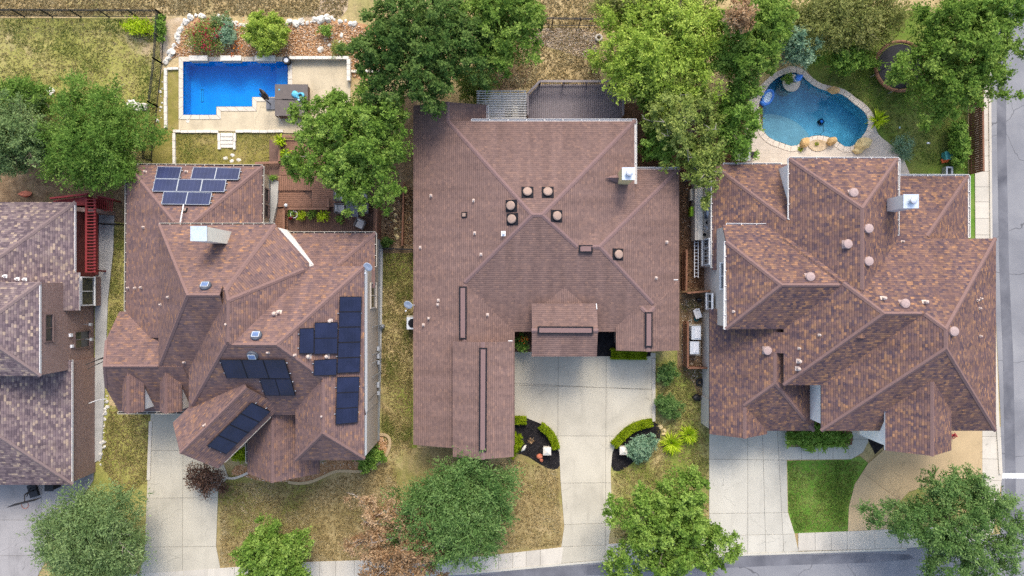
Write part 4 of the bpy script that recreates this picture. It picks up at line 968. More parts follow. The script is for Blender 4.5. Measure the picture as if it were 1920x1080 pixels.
def tree(name, label, cat, c, r, zt, zb, mat, leaf=(.145, .085), dens=860, clump=.75, twig=.6, ntw=9, seed=0, trunk=.16, bark='bark', lobes=.16, gaps=0.0, bare=0, group=None, droop=.0, limbs=9, flat=1.0):
    """c, r: crown centre and half-extent in photo pixels; zt / zb crown top and bottom heights"""
    rs = np.random.RandomState(seed + 11); zc = zb + (zt - zb) * .45
    cx, cy = W2(c[0], c[1], zc); k = (H - zc) / FPX * 1.19; rx, ry, rz = r[0] * k, r[1] * k, (zt - zb) / 2
    t = thing(name, label, cat, (cx, cy, 0), group)
    ar = math.pi * rx * ry; nc = max(14, int(ar / (clump * clump) * 1.75)); n = int(ar * dens)
    ph = rs.uniform(0, 6.28, 4)
    d = rs.normal(size=(nc, 3)); d[:, 2] = np.abs(d[:, 2]) * .9 - .30; d /= np.linalg.norm(d, axis=1)[:, None]
    th = np.arctan2(d[:, 1], d[:, 0]); lob = 1 + lobes * (np.sin(2 * th + ph[0]) * .5 + np.sin(3 * th + ph[1]) * .6 + np.sin(5 * th + ph[2]) * .5 + np.sin(8 * th + ph[3]) * .35)
    # ragged outline: main limbs of unequal reach, notches between them
    nbr = rs.randint(8, 13); az = np.arange(nbr) * 6.2832 / nbr + rs.normal(size=nbr) * .16; reach = rs.uniform(.80, 1.10, nbr); rg = 1.3 * lobes / .15
    def ragged(a):
        df = np.abs((a[:, None] - az[None, :] + np.pi) % (2 * np.pi) - np.pi); k = df.argmin(1); u = df[np.arange(len(a)), k] / (np.pi / nbr)
        return 1 + np.clip(rg, .25, 1.2) * (reach[k] * (1 - .24 * np.clip(u, 0, 1.4) ** 2) - .93)
    lob = lob * ragged(th)
    rad = rs.uniform(.12, 1, nc) ** .5 * rs.uniform(.82, 1.0, nc)
    tl = max(.06, twig * .55)
    C = d * rad[:, None] * np.array([max(.1, rx - tl), max(.1, ry - tl), rz]) ; C[:, :2] *= lob[:, None]
    rz2 = rz * (1 - .30 * rad)                                     # dome: outer clumps hang lower
    C += np.array([cx, cy, zb + rz]); C[:, 2] = np.clip(C[:, 2], zb * .85, zt)
    ct = rs.uniform(0, 1, nc)
    keep = rs.uniform(size=nc) > gaps
    idx = np.where(keep)[0]
    tw = rs.normal(size=(nc, ntw, 3)); outd = C - np.array([cx, cy, zb]); outd /= np.linalg.norm(outd, axis=1)[:, None] + 1e-9
    tw = tw / np.linalg.norm(tw, axis=2)[:, :, None] * .95 + outd[:, None, :] * .75; tw[:, :, 2] = tw[:, :, 2] * .8 * flat - droop
    tw /= np.linalg.norm(tw, axis=2)[:, :, None]; tw *= (twig * rs.uniform(.55, 1.25, size=(nc, ntw, 1)))
    ci = idx[rs.randint(0, len(idx), n)]; ti = rs.randint(0, ntw, n); s = rs.uniform(0.05, 1, n) ** .7
    core = rs.uniform(size=n) < .22                                 # inner leaves that close the crown between the clumps
    di = rs.normal(size=(n, 3)); di /= np.linalg.norm(di, axis=1)[:, None]; ri = rs.uniform(.0, 1, n) ** .45
    lt_ = np.arctan2(di[:, 1], di[:, 0]); li = 1 + lobes * (np.sin(2 * lt_ + ph[0]) * .5 + np.sin(3 * lt_ + ph[1]) * .6 + np.sin(5 * lt_ + ph[2]) * .5 + np.sin(8 * lt_ + ph[3]) * .35)
    PI_ = di * ri[:, None] * np.array([max(.1, rx - tl) * .92, max(.1, ry - tl) * .92, rz * .72]); PI_[:, :2] *= (li * ragged(lt_))[:, None]; PI_ += np.array([cx, cy, zb + rz * .8])
    if gaps > .1: core[:] = False
    P = C[ci] + tw[ci, ti] * s[:, None] + rs.normal(size=(n, 3)) * (.045 + .05 * twig)
    P = np.where(core[:, None], PI_, P)
    V, tt = leaf_mesh('crown', P, outd[ci], rs, leaf, np.clip(.5 + (ct[ci] - .5) * .60 + (s - .5) * .25 + rs.normal(size=n) * .11, 0, 1), along=tw[ci, ti])
    leaf_obj('crown', V, tt, mat, t)
    # trunk, limbs and twigs
    tr = []
    base = Vector((cx, cy, -.05)); fork = Vector((cx + rs.uniform(-.3, .3), cy + rs.uniform(-.3, .3), max(.3, zb * .9)))
    tr.append(tube([base, (base + fork) / 2 + Vector((rs.uniform(-.1, .1), rs.uniform(-.1, .1), 0)), fork], [trunk * 1.25, trunk, trunk * .85], 8))
    pick = rs.permutation(nc)[:limbs + bare]
    for q, i in enumerate(pick):
        e = Vector(C[i]); mid = fork.lerp(e, .5) + Vector((rs.uniform(-.3, .3), rs.uniform(-.3, .3), .25 * rz))
        if q >= limbs: e = e + Vector(outd[i]) * twig * .8 + Vector((0, 0, .35))
        tr.append(tube([fork, mid, e], [trunk * .55, trunk * .34, trunk * .08], 5))
        for w in range(3):
            f = mid.lerp(e, .5 + .2 * w); g = f + Vector(tw[i, w % ntw]) * 1.3
            tr.append(tube([f, f.lerp(g, .5) + Vector((0, 0, .05)), g], [trunk * .14, trunk * .09, trunk * .03], 4))
    part(t, 'trunk', merge(*tr), bark)
    return t
simple('bark', (0.16, 0.125, 0.095), 0.95, 0.3, 6); simple('bark_grey', (0.33, 0.29, 0.25), 0.95, 0.25, 6); simple('bark_dark', (0.07, 0.055, 0.042), 0.95, 0.3, 6)
leafmat('leaf_oak', (0.056, 0.119, 0.015), (0.144, 0.244, 0.037), (0.269, 0.369, 0.075))
leafmat('leaf_bright', (0.062, 0.131, 0.015), (0.169, 0.281, 0.044), (0.312, 0.431, 0.094))
leafmat('leaf_dark', (0.031, 0.075, 0.015), (0.085, 0.156, 0.033), (0.169, 0.250, 0.062))
leafmat('leaf_juniper', (0.044, 0.106, 0.015), (0.119, 0.219, 0.035), (0.225, 0.338, 0.069))
leafmat('leaf_greygreen', (0.069, 0.119, 0.037), (0.156, 0.237, 0.081), (0.269, 0.356, 0.144))
leafmat('leaf_elm', (0.040, 0.094, 0.022), (0.112, 0.206, 0.053), (0.219, 0.325, 0.106))
leafmat('leaf_myrtle', (0.125, 0.203, 0.020), (0.284, 0.396, 0.054), (0.519, 0.619, 0.128))
leafmat('leaf_olive', (0.094, 0.144, 0.022), (0.206, 0.269, 0.056), (0.350, 0.400, 0.112))
leafmat('leaf_tan', (0.094, 0.119, 0.027), (0.206, 0.231, 0.062), (0.338, 0.338, 0.119))
leafmat('leaf_rust', (0.19, 0.10, 0.045), (0.36, 0.225, 0.115), (0.52, 0.37, 0.22))
leafmat('leaf_copper', (0.055, 0.032, 0.022), (0.12, 0.068, 0.048), (0.21, 0.13, 0.09))
leafmat('leaf_lime', (0.195, 0.284, 0.003), (0.391, 0.549, 0.011), (0.655, 0.750, 0.086))
leafmat('leaf_hedge', (0.106, 0.173, 0.001), (0.226, 0.304, 0.005), (0.376, 0.468, 0.031))
leafmat('leaf_bush', (0.064, 0.143, 0.020), (0.161, 0.284, 0.043), (0.331, 0.478, 0.098))
leafmat('leaf_blue', (0.092, 0.184, 0.105), (0.191, 0.315, 0.191), (0.354, 0.488, 0.309))
leafmat('petal_red', (0.200, 0.012, 0.025), (0.320, 0.025, 0.045), (0.420, 0.060, 0.070), .2)
leafmat('petal_orange', (0.550, 0.090, 0.015), (0.700, 0.150, 0.020), (0.750, 0.280, 0.040), .2)
def turf(label, L, n, mat, seed, size=.13):
    rs = np.random.RandomState(seed); P = wl(L); xs = [q[0] for q in P]; ys = [q[1] for q in P]; pts = []
    while len(pts) < n:
        x, y = rs.uniform(min(xs), max(xs)), rs.uniform(min(ys), max(ys))
        if not in_poly(x, y, P): continue
        v = mnoise.fractal(Vector((x * .45, y * .45, seed)), 0.6, 2.0, 4)
        if v < rs.uniform(-.9, .5): continue
        pts.append((x, y, .03, .5 + v * .6 + rs.normal() * .15))
    A = np.array(pts).repeat(3, 0); A[:, :2] += rs.normal(size=(len(A), 2)) * .05
    o = np.zeros((len(A), 3)); V, tt = leaf_mesh('grass', A[:, :3], o, rs, (size, size * .35), A[:, 3], up=.25)
    r = bpy.data.objects.new('grass', None)
    me_parent = type('q', (), {})
    n_ = len(V) // 4; me = bpy.data.meshes.new('grass'); me.from_pydata(V.tolist(), [], np.arange(n_ * 4).reshape(-1, 4).tolist())
    a = me.attributes.new('tint', 'FLOAT', 'FACE'); a.data.foreach_set('value', np.clip(tt, 0, 1).astype(np.float32)); me.materials.append(MATS[mat])
    bpy.data.objects.remove(r); g = bpy.data.objects.new('grass', me); COL.objects.link(g); tag(g, label, None, None, 'stuff')
leafmat('blade_dry', (0.20, 0.145, 0.065), (0.34, 0.265, 0.12), (0.50, 0.42, 0.24), .25); leafmat('blade_mixed', (0.33, 0.25, 0.125), (0.30, 0.245, 0.10), (0.18, 0.205, 0.05), .25)
leafmat('blade_yellow', (0.40, 0.32, 0.17), (0.31, 0.285, 0.10), (0.19, 0.235, 0.05), .25); leafmat('blade_green', (0.32, 0.29, 0.11), (0.19, 0.24, 0.055), (0.10, 0.17, 0.03), .25)
turf('tufts of yellow-green grass in the left back yard', [(0, 36), (306, 36), (284, 300), (0, 300)], 9000, 'blade_yellow', 1); turf('dry tufts along the top edge beyond the fence', [(-20, -20), (660, -20), (640, 32), (330, 28), (0, 28)], 7000, 'blade_dry', 2, .15); turf('dry tufts behind the rear deck', [(905, -10), (1125, -10), (1125, 160), (905, 165)], 5500, 'blade_dry', 3, .15)
turf('mixed tufts on the front lawn of the solar house', [(412, 905), (600, 905), (740, 865), (760, 1040), (735, 1055), (414, 1060)], 9500, 'blade_dry', 4); turf('dry tufts left of the central driveway', [(965, 862), (1045, 882), (1054, 1022), (780, 1045), (780, 900)], 7000, 'blade_dry', 5); turf('mixed tufts right of the central driveway', [(1232, 680), (1325, 690), (1328, 1005), (1152, 1015), (1150, 890), (1230, 840)], 6000, 'blade_mixed', 6)
turf('mixed tufts between the solar house and plain house', [(718, 475), (774, 475), (772, 850), (735, 860), (716, 810)], 6500, 'blade_mixed', 7); turf('green tufts on the small front lawn of the speckled house', [(1478, 866), (1588, 864), (1620, 866), (1600, 905), (1588, 950), (1587, 994), (1491, 997), (1480, 960)], 4000, 'blade_green', 8, .10); turf('green tufts on the back lawn by the kidney pool', [(1530, 150), (1580, 160), (1650, 240), (1700, 300), (1810, 320), (1810, 110), (1640, 90)], 5000, 'blade_green', 9, .11); turf('yellow-green tufts between the left path and solar house', [(205, 430), (235, 430), (232, 590), (205, 640)], 1300, 'blade_yellow', 10); turf('mixed tufts left of the western driveway', [(206, 760), (282, 775), (276, 900), (230, 940), (190, 870)], 2600, 'blade_mixed', 11); turf('olive tufts on the lawn below the blue pool', [(330, 250), (524, 250), (524, 306), (330, 306)], 2200, 'blade_yellow', 12, .09)
T = tree
T('oak_tree', 'bright green oak spreading over the timber deck between two houses', 'tree', (660, 268), (116, 116), 7.2, 2.4, 'leaf_bright', seed=1, clump=.62, twig=.5, lobes=.10, dens=900, gaps=.0, limbs=14, bark='bark_grey')
T('live_oak', 'dark green live oak above the pool deck corner', 'tree', (790, 92), (134, 110), 8.5, 2.5, 'leaf_dark', seed=2, clump=.6, twig=.45, lobes=.2, dens=900, bark='bark_dark')
T('live_oak', 'dark live oak cut by the top edge left of the middle iron fence', 'tree', (940, 36), (86, 92), 7.8, 2.5, 'leaf_oak', seed=3, clump=.6, twig=.45, lobes=.15, dens=900, bark='bark_dark')
T('juniper_tree', 'wide vivid green juniper behind the red shed roof', 'tree', (185, 262), (104, 100), 5.8, .8, 'leaf_juniper', (.15, .06), 900, seed=4, clump=.55, twig=.75, ntw=12, lobes=.16, bark='bark_grey')
T('juniper_tree', 'greyer green juniper at the left edge beside the vivid one', 'tree', (30, 262), (76, 80), 6.2, .8, 'leaf_greygreen', (.15, .06), 900, seed=5, clump=.5, twig=.6, ntw=12)
T('juniper_tree', 'small dark juniper tucked above the vivid one at left', 'tree', (48, 185), (62, 34), 4.6, .6, 'leaf_juniper', (.15, .06), 900, seed=6, clump=.5, twig=.5, ntw=12)
T('crape_myrtle', 'broad pale green crape myrtle mass right of the rear deck', 'tree', (1240, 92), (132, 112), 6.4, 1.4, 'leaf_myrtle', (.15, .07), 820, seed=7, clump=.55, twig=.75, ntw=10, lobes=.12)
T('crape_myrtle', 'olive crape myrtle at the top edge above the broad pale one', 'tree', (1230, 12), (106, 40), 5.8, 1.4, 'leaf_tan', (.15, .07), 760, seed=8, clump=.5, twig=.7, ntw=10)
T('elm_tree', 'tall mid green elm with brown dead sprig beside the kidney pool', 'tree', (1398, 85), (66, 88), 7.6, 2.0, 'leaf_oak', seed=9, clump=.58, twig=.45, dens=900)
T('dead_branch', 'dead brown leafy branch sticking out at the top centre right', 'branch', (1384, 32), (30, 34), 8.3, 6.2, 'leaf_rust', (.15, .09), 420, seed=10, clump=.4, twig=.35, trunk=.05, limbs=5)
T('elm_tree', 'yellow-green thin crowned tree with bare grey twigs beside rear deck', 'tree', (1282, 228), (76, 84), 6.6, 1.8, 'leaf_olive', (.15, .08), 470, seed=12, clump=.6, twig=.5, gaps=.18, bark='bark_grey', limbs=16, bare=5)
T('elm_tree', 'small rounded green tree between the rear deck and yellow-green tree', 'tree', (1232, 182), (46, 36), 5.2, 1.2, 'leaf_oak', seed=13, clump=.5, twig=.4)
T('elm_tree', 'dense green tree hiding the grey table left of the kidney pool', 'tree', (1378, 228), (42, 74), 5.6, 1.2, 'leaf_bush', (.13, .08), 800, seed=14, clump=.5, twig=.4)
T('elm_tree', 'leafy green bush hugging the upper right corner of the plain roof', 'tree', (1232, 275), (36, 36), 4.2, .6, 'leaf_bush', (.15, .09), 760, seed=15, clump=.45, twig=.35)
T('elm_tree', 'yellowish tree overhanging the left gutter of the speckled house', 'tree', (1314, 318), (42, 62), 5.6, 2.6, 'leaf_olive', (.14, .08), 480, seed=16, clump=.5, twig=.45, gaps=.2, bark='bark_grey', bare=6)
T('elm_tree', 'green tree top edge right of the dead branch', 'tree', (1440, 40), (48, 58), 6.6, 2.0, 'leaf_oak', seed=17, clump=.5, twig=.4, dens=900)
T('crape_myrtle', 'long tan-green crape myrtle hedge along the top right edge', 'tree', (1580, 38), (122, 62), 4.8, .9, 'leaf_tan', (.16, .06), 820, seed=18, clump=.5, twig=.8, ntw=10, lobes=.08)
T('crape_myrtle', 'bluish green shrub tree at the upper rim of the kidney pool', 'tree', (1490, 86), (40, 42), 4.4, .8, 'leaf_blue', (.15, .07), 820, seed=19, clump=.45, twig=.5)
T('elm_tree', 'low leafy green bush between kidney pool and trampoline', 'tree', (1588, 112), (50, 28), 3.0, .4, 'leaf_bush', (.15, .09), 800, seed=20, clump=.45, twig=.4)
T('oak_tree', 'large oak at the top right shading the trampoline and sidewalk', 'tree', (1782, 112), (116, 108), 8.6, 2.6, 'leaf_oak', seed=21, clump=.65, twig=.5, lobes=.2, dens=880, limbs=12)
T('oak_tree', 'green oak crown cut by the top right corner', 'tree', (1845, 22), (84, 48), 8.0, 2.6, 'leaf_bush', seed=22, clump=.6, twig=.5)
T('cedar_elm', 'feathery dark green elm in front of the garage gable', 'tree', (862, 952), (116, 102), 6.4, 1.2, 'leaf_elm', (.16, .055), 900, seed=23, clump=.55, twig=.95, ntw=10, lobes=.12, bark='bark_grey')
T('dead_tree', 'browned dying tree over the bottom sidewalk', 'tree', (765, 1018), (104, 90), 5.6, 1.6, 'leaf_rust', (.12, .07), 560, seed=24, clump=.5, twig=.5, gaps=.25, bark='bark_grey', limbs=18, bare=10, lobes=.2)
T('young_oak', 'bright green young oak on the lower front lawn', 'tree', (515, 1038), (78, 68), 4.8, 1.2, 'leaf_bright', seed=25, clump=.5, twig=.45, lobes=.16, dens=900)
T('oak_tree', 'full green oak beside the lower end of the central driveway', 'tree', (1262, 992), (120, 114), 6.6, 1.8, 'leaf_bright', seed=26, clump=.6, twig=.45, lobes=.17, dens=900, gaps=.04, limbs=12)
T('live_oak', 'sprawling grey-green live oak at the lower right corner', 'tree', (1792, 985), (132, 114), 6.6, 1.8, 'leaf_elm', (.15, .06), 640, seed=27, clump=.62, twig=.75, lobes=.15, gaps=.12, limbs=16, bark='bark_dark')
T('cedar_elm', 'grey-green feathery tree on the lower left lawn', 'tree', (178, 1010), (110, 98), 6.2, 1.3, 'leaf_greygreen', (.16, .055), 800, seed=28, clump=.55, twig=.95, ntw=10, lobes=.15, gaps=.04, bark='bark_grey')
T('copper_shrub', 'dark copper leaved shrub on the edge of the western driveway', 'shrub', (389, 899), (36, 30), 2.2, .4, 'leaf_copper', (.13, .06), 620, seed=29, clump=.35, twig=.4, trunk=.05)
# shrubs
S = lambda *a, **k: tree(*a, **{**dict(trunk=.04, limbs=5), **k})
S('round_shrub', 'large rounded yellow-green shrub above the blue pool', 'shrub', (501, 62), (40, 41), 2.3, .15, 'leaf_myrtle', (.10, .05), 2600, seed=31, clump=.35, twig=.25, lobes=.04)
S('flowering_shrub', 'loose shrub with crimson flowers above the pool left corner', 'shrub', (385, 70), (38, 34), 1.3, .1, 'leaf_olive', (.14, .04), 520, seed=32, clump=.35, twig=.5)
S('flower_cluster', 'crimson flower heads on the loose shrub above the pool', 'flowers', (385, 66), (36, 32), 1.5, .9, 'petal_red', (.10, .08), 50, seed=33, clump=.35, twig=.2, trunk=.01)
S('blue_green_shrub', 'blue-green shrub left of the rounded shrub above the pool', 'shrub', (428, 66), (20, 24), 1.4, .1, 'leaf_blue', (.11, .05), 950, seed=34, clump=.35, twig=.3)
S('flowering_shrub', 'grey-green shrub with orange flowers at the limestone border', 'shrub', (415, 42), (24, 18), 1.0, .1, 'leaf_greygreen', (.11, .05), 650, seed=35, clump=.3, twig=.3)
S('flower_cluster', 'orange flowers around the blue-green shrub above the pool', 'flowers', (436, 70), (26, 34), .9, .4, 'petal_orange', (.09, .08), 22, seed=36, clump=.3, twig=.1, trunk=.01)
S('small_shrub', 'small green shrub in the rust pebbles right of the rounded shrub', 'shrub', (612, 58), (14, 11), .8, .05, 'leaf_bush', (.11, .05), 800, seed=37, clump=.25, twig=.2, trunk=.02)
S('small_shrub', 'sparse olive shrub in the pebbles beside the dark live oak', 'shrub', (638, 92), (18, 16), .9, .05, 'leaf_olive', (.11, .05), 600, seed=38, clump=.25, twig=.3, trunk=.02)
S('weedy_shrub', 'yellow-green weed clump inside the iron fence corner', 'shrub', (262, 52), (32, 18), .9, .05, 'leaf_lime', (.14, .05), 480, seed=39, clump=.3, twig=.4, trunk=.02)
S('climbing_vine', 'green vine grown through the iron fence at its corner', 'vine', (302, 52), (9, 24), 1.3, .1, 'leaf_bush', (.12, .07), 1100, seed=40, clump=.25, twig=.2, trunk=.02)
S('pale_shrub', 'pale olive shrub at the left end of the pergola', 'shrub', (892, 160), (44, 36), 2.6, .3, 'leaf_olive', (.13, .06), 640, seed=41, clump=.4, twig=.5)
S('round_shrub', 'round green shrub nearest the front wing right of the driveway', 'shrub', (1250, 698), (20, 22), 1.2, .05, 'leaf_elm', (.12, .04), 1500, seed=42, clump=.28, twig=.22)
S('round_shrub', 'round green shrub midway along the right kerb', 'shrub', (1254, 763), (26, 25), 1.3, .05, 'leaf_elm', (.12, .04), 1500, seed=43, clump=.28, twig=.25)
S('round_shrub', 'round clipped shrub in the black bed right of the driveway', 'shrub', (1204, 839), (26, 28), 1.4, .05, 'leaf_blue', (.12, .06), 1500, seed=44, clump=.28, twig=.2)
S('round_shrub', 'clipped lime green ball shrub under the garage gable edge', 'shrub', (966, 831), (15, 21), 1.1, .03, 'leaf_hedge', (.06, .035), 3800, seed=45, clump=.22, twig=.1)
S('leafy_shrub', 'glossy green shrub in the curved bed below the white trim', 'shrub', (690, 852), (28, 28), 1.0, .05, 'leaf_bush', (.14, .08), 1100, seed=46, clump=.3, twig=.25)
S('leafy_shrub', 'bright green shrub wedged between diagonal garage and entry gable', 'shrub', (450, 848), (20, 20), .9, .05, 'leaf_hedge', (.12, .07), 1000, seed=47, clump=.3, twig=.25)
S('flowering_shrub', 'green plant with red flowers in the nook left of the porch', 'shrub', (978, 644), (14, 18), 1.5, .1, 'leaf_bush', (.14, .07), 700, seed=48, clump=.3, twig=.3)
S('flower_cluster', 'red flowers on the plant left of the central porch', 'flowers', (980, 636), (10, 10), 1.7, 1.3, 'petal_orange', (.09, .08), 50, seed=49, clump=.3, twig=.1, trunk=.01)
S('leafy_hedge', 'long leafy green hedge in front of the speckled house', 'hedge', (1535, 818), (62, 25), 1.3, .05, 'leaf_bush', (.15, .08), 1300, seed=50, clump=.35, twig=.35, lobes=.05)
S('leafy_hedge', 'narrow leafy hedge along the right side fence', 'hedge', (1797, 270), (17, 50), 1.5, .05, 'leaf_bush', (.13, .08), 1200, seed=51, clump=.3, twig=.25, lobes=.05)
S('small_shrub', 'small dark green shrub on the mulch beside the dark fence line', 'shrub', (724, 453), (12, 11), .9, .05, 'leaf_dark', (.11, .06), 1200, seed=52, clump=.25, twig=.2, trunk=.02)
S('small_shrub', 'low green clump at the foot of the pool wall edging', 'shrub', (1478, 148), (12, 10), .5, .02, 'leaf_bush', (.1, .06), 700, seed=53, clump=.2, twig=.2, trunk=.02)
S('ground_fern', 'ferny green clump on the lawn right of the corner gutter', 'shrub', (1692, 272), (20, 20), .7, .03, 'leaf_blue', (.16, .03), 500, seed=54, clump=.25, twig=.4, trunk=.02)
def spiky(name, label, c, rp, mat, n=130, h=.6, w=.035, seed=0, z0=0.02, arch=.5):
    rs = np.random.RandomState(seed); x, y = W2(c[0], c[1], z0); R = rp * H / FPX
    t = thing(name, label, 'plant', (x, y, z0)); V = []; tn = []
    for i in range(n):
        a = rs.uniform(0, 6.283); el = rs.uniform(.15, 1.35); L = R * rs.uniform(.75, 1.1); d = np.array([math.cos(a), math.sin(a), 0]); s = np.array([-math.sin(a), math.cos(a), 0])
        q = [np.array([x, y, z0])]; 
        for k in (1, 2, 3):
            u = k / 3; q.append(np.array([x, y, z0]) + d * L * u * math.cos(el * .8) + np.array([0, 0, h * (math.sin(el) * u * 1.3 - arch * u * u * math.cos(el))]))
        ws = [w * .8, w, w * .75, .004]
        for k in range(3): V += [q[k] - s * ws[k], q[k] + s * ws[k], q[k + 1] + s * ws[k + 1], q[k + 1] - s * ws[k + 1]]; tn.append(rs.uniform(.2, 1))
    leaf_obj('leaves', np.array(V), np.array(tn), mat, t)
    part(t, 'crown_base', lathe(x, y, [(.08, z0 - .02), (.09, z0 + .06), (.03, z0 + .12)], 7), 'bark')
spiky('yucca', 'lime green spiky yucca beside the clipped round shrub', (1258, 830), 27, 'leaf_lime', 190, .9, .03, 1)
spiky('yucca', 'lime green yucca nearest the neighbouring side wall', (1290, 815), 23, 'leaf_lime', 170, .8, .03, 2)
spiky('fern', 'bright fern arching over the right rim of the kidney pool', (1644, 226), 24, 'leaf_lime', 70, .7, .05, 3)
spiky('yucca', 'grey-green yucca at the corner gutter of the speckled house', (1693, 290), 22, 'leaf_blue', 90, .6, .02, 4)
def hedge(name, label, L, w, h, mat, seed, dens=2600):
    rs = np.random.RandomState(seed); P = [Vector((*W2(x, y, h), 0)) for x, y in L]; t = thing(name, label, 'hedge', (P[0].x, P[0].y, 0))
    V, tn, O = [], [], []; pts = []; core = []
    for a, b in zip(P, P[1:]):
        d = (b - a); ln = d.length; d.normalize(); s = Vector((-d.y, d.x, 0))
        n = int(ln * (w + 2 * h) * dens)
        u = rs.uniform(-.02, ln + .02, n); q = rs.uniform(0, w + 2 * h, n)
        off = np.where(q < h, -w / 2, np.where(q > w + h, w / 2, q - h - w / 2)); zz = np.where(q < h, q, np.where(q > w + h, w + 2 * h - q, h))
        X = np.array([[a.x + d.x * uu + s.x * o, a.y + d.y * uu + s.y * o, z_] for uu, o, z_ in zip(u, off, zz)]) + rs.normal(size=(n, 3)) * .035
        pts.append(X); core.append(beam(a + Vector((0, 0, h * .48)), b + Vector((0, 0, h * .48)), w * .86, h * .92))
    X = np.concatenate(pts); o = np.zeros_like(X); o[:, 2] = .3
    Vv, tt = leaf_mesh('leaves', X, o, rs, (.06, .04), np.clip(.5 + rs.normal(size=len(X)) * .22 + .2 * np.sin(X[:, 0] * 6) * np.sin(X[:, 1] * 5), 0, 1))
    leaf_obj('leaves', Vv, tt, mat, t); part(t, 'branches', merge(*core), 'hedge_core')
simple('hedge_core', (0.03, 0.045, 0.008), 0.95, 0.3)
hedge('box_hedge', 'short clipped hedge piece against the garage wall', [(963, 789), (986, 789)], .45, .5, 'leaf_hedge', 1)
hedge('box_hedge', 'curved clipped hedge along the left side of the driveway neck', smooth_loop([(1014, 799), (1030, 812), (1039, 826), (1043, 842)], 1, False), .42, .5, 'leaf_hedge', 2)
hedge('box_hedge', 'long curved clipped hedge right of the driveway neck', smooth_loop([(1152, 836), (1165, 822), (1182, 806), (1200, 798), (1223, 793)], 1, False), .45, .5, 'leaf_hedge', 3)
hedge('box_hedge', 'clipped dark hedge under the right front wing eave', [(1147, 664), (1212, 665)], .62, .7, 'leaf_hedge', 4)
# ================================================================ POOLS
m, nt, b = newmat('pool_plaster', 0.6, 0.3); p = pos(nt)
nt.links.new(ramp(nt, noise(nt, p, 1.2, 5, .6, .5), [(0.3, (0.24, 0.56, 0.80)), (0.7, (0.36, 0.68, 0.86))]), b.inputs['Base Color'])
m, nt, b = newmat('pool_pebble', 0.7, 0.3); p = pos(nt)
nt.links.new(ramp(nt, noise(nt, p, .7, 6, .6, .8), [(0.3, (0.22, 0.44, 0.52)), (0.7, (0.46, 0.70, 0.76))]), b.inputs['Base Color'])
simple('pool_ledge', (0.50, 0.49, 0.47), 0.7, 0.12, 2, world=True)
waterm('water_blue', (0.10, 0.62, 0.93), 1.6); waterm('water_teal', (0.46, 0.76, 0.90), 1.3)
simple('limestone', (0.62, 0.58, 0.50), 0.9, 0.14, 3, bmp=.3, world=True)
simple('coping_stone', (0.56, 0.50, 0.41), 0.85, 0.10, 4, bmp=.2, world=True)
simple('travertine_edge', (0.56, 0.49, 0.41), 0.85, 0.10, 4, bmp=.2, world=True)
simple('white_rock', (0.60, 0.57, 0.50), 0.95, 0.28, 4, bmp=.8)
simple('sandstone', (0.50, 0.33, 0.15), 0.9, 0.3, 2.2, bmp=.7); simple('sandstone_pale', (0.56, 0.44, 0.22), 0.9, 0.2, 2.2, bmp=.7); simple('sandstone_red', (0.36, 0.19, 0.10), 0.9, 0.3, 2.2, bmp=.7)
def brick_world(name, c1, c2, mo, bw, bh):
    m, nt, b = newmat(name, 0.85, 0.2); p = pos(nt)
    t = nt.nodes.new('ShaderNodeTexBrick'); t.inputs['Scale'].default_value = 1.0; t.inputs['Brick Width'].default_value = bw; t.inputs['Row Height'].default_value = bh
    t.inputs['Mortar Size'].default_value = .008; t.inputs['Color1'].default_value = (*c1, 1); t.inputs['Color2'].default_value = (*c2, 1); t.inputs['Mortar'].default_value = (*mo, 1)
    nt.links.new(p, t.inputs['Vector'])
    c = mixc(nt, 0.4, t.outputs['Color'], ramp(nt, noise(nt, p, 1.2, 5), [(0.3, tuple(x * .82 for x in c1)), (0.7, c2)])); nt.links.new(c, b.inputs['Base Color'])
brick_world('travertine', (0.47, 0.41, 0.34), (0.56, 0.49, 0.41), (0.34, 0.29, 0.23), .42, .28)
def basin(parent, L, zt, zb, mat):
    P = ccw(wl(L)); n = len(P); V = [(x, y, zt) for x, y in P] + [(x, y, zb) for x, y in P]
    part(parent, 'basin', (V, [tuple(range(n, 2 * n))] + [(i + n, (i + 1) % n + n, (i + 1) % n, i) for i in range(n)]), mat)
def coping(parent, L, wpx, ln, z0, z1, mat, name='coping_stone', skip=None):
    O = grow(L, wpx); A, B = wl(L, z1), wl(O, z1); n = len(L)
    tot = []
    for i in range(n):
        a, b2 = Vector(A[i]), Vector(A[(i + 1) % n]); k = max(1, round((b2 - a).length / ln)); c, d = Vector(B[i]), Vector(B[(i + 1) % n])
        for j in range(k):
            t0, t1 = j / k, (j + 1) / k; e = .012 / max(.05, (b2 - a).length)
            q = [a.lerp(b2, t0 + e), a.lerp(b2, t1 - e), c.lerp(d, t1 - e), c.lerp(d, t0 + e)]
            part(parent, name, prism([tuple(v) for v in q], z0, z1 + random.uniform(-.004, .004)), mat)
def resample(L, step):
    R = [L[0]]; acc = 0
    n = len(L); cum = [0]
    for i in range(n): cum.append(cum[-1] + math.dist(L[i], L[(i + 1) % n]))
    k = int(cum[-1] / step); out = []
    for j in range(k):
        s = cum[-1] * j / k; i = max(q for q in range(n) if cum[q] <= s); f = (s - cum[i]) / max(1e-6, cum[i + 1] - cum[i]); a, b2 = L[i], L[(i + 1) % n]
        out.append((a[0] + (b2[0] - a[0]) * f, a[1] + (b2[1] - a[1]) * f))
    return out
sp1 = thing('swimming_pool', 'bright blue stepped rectangular swimming pool', 'pool', W(440, 160, 0))
basin(sp1, pool1, .09, -1.25, 'pool_plaster')
part(sp1, 'water', sheet(pool1, -.05), 'water_blue')
coping(sp1, pool1, 8, .62, .06, .12, 'coping_stone')
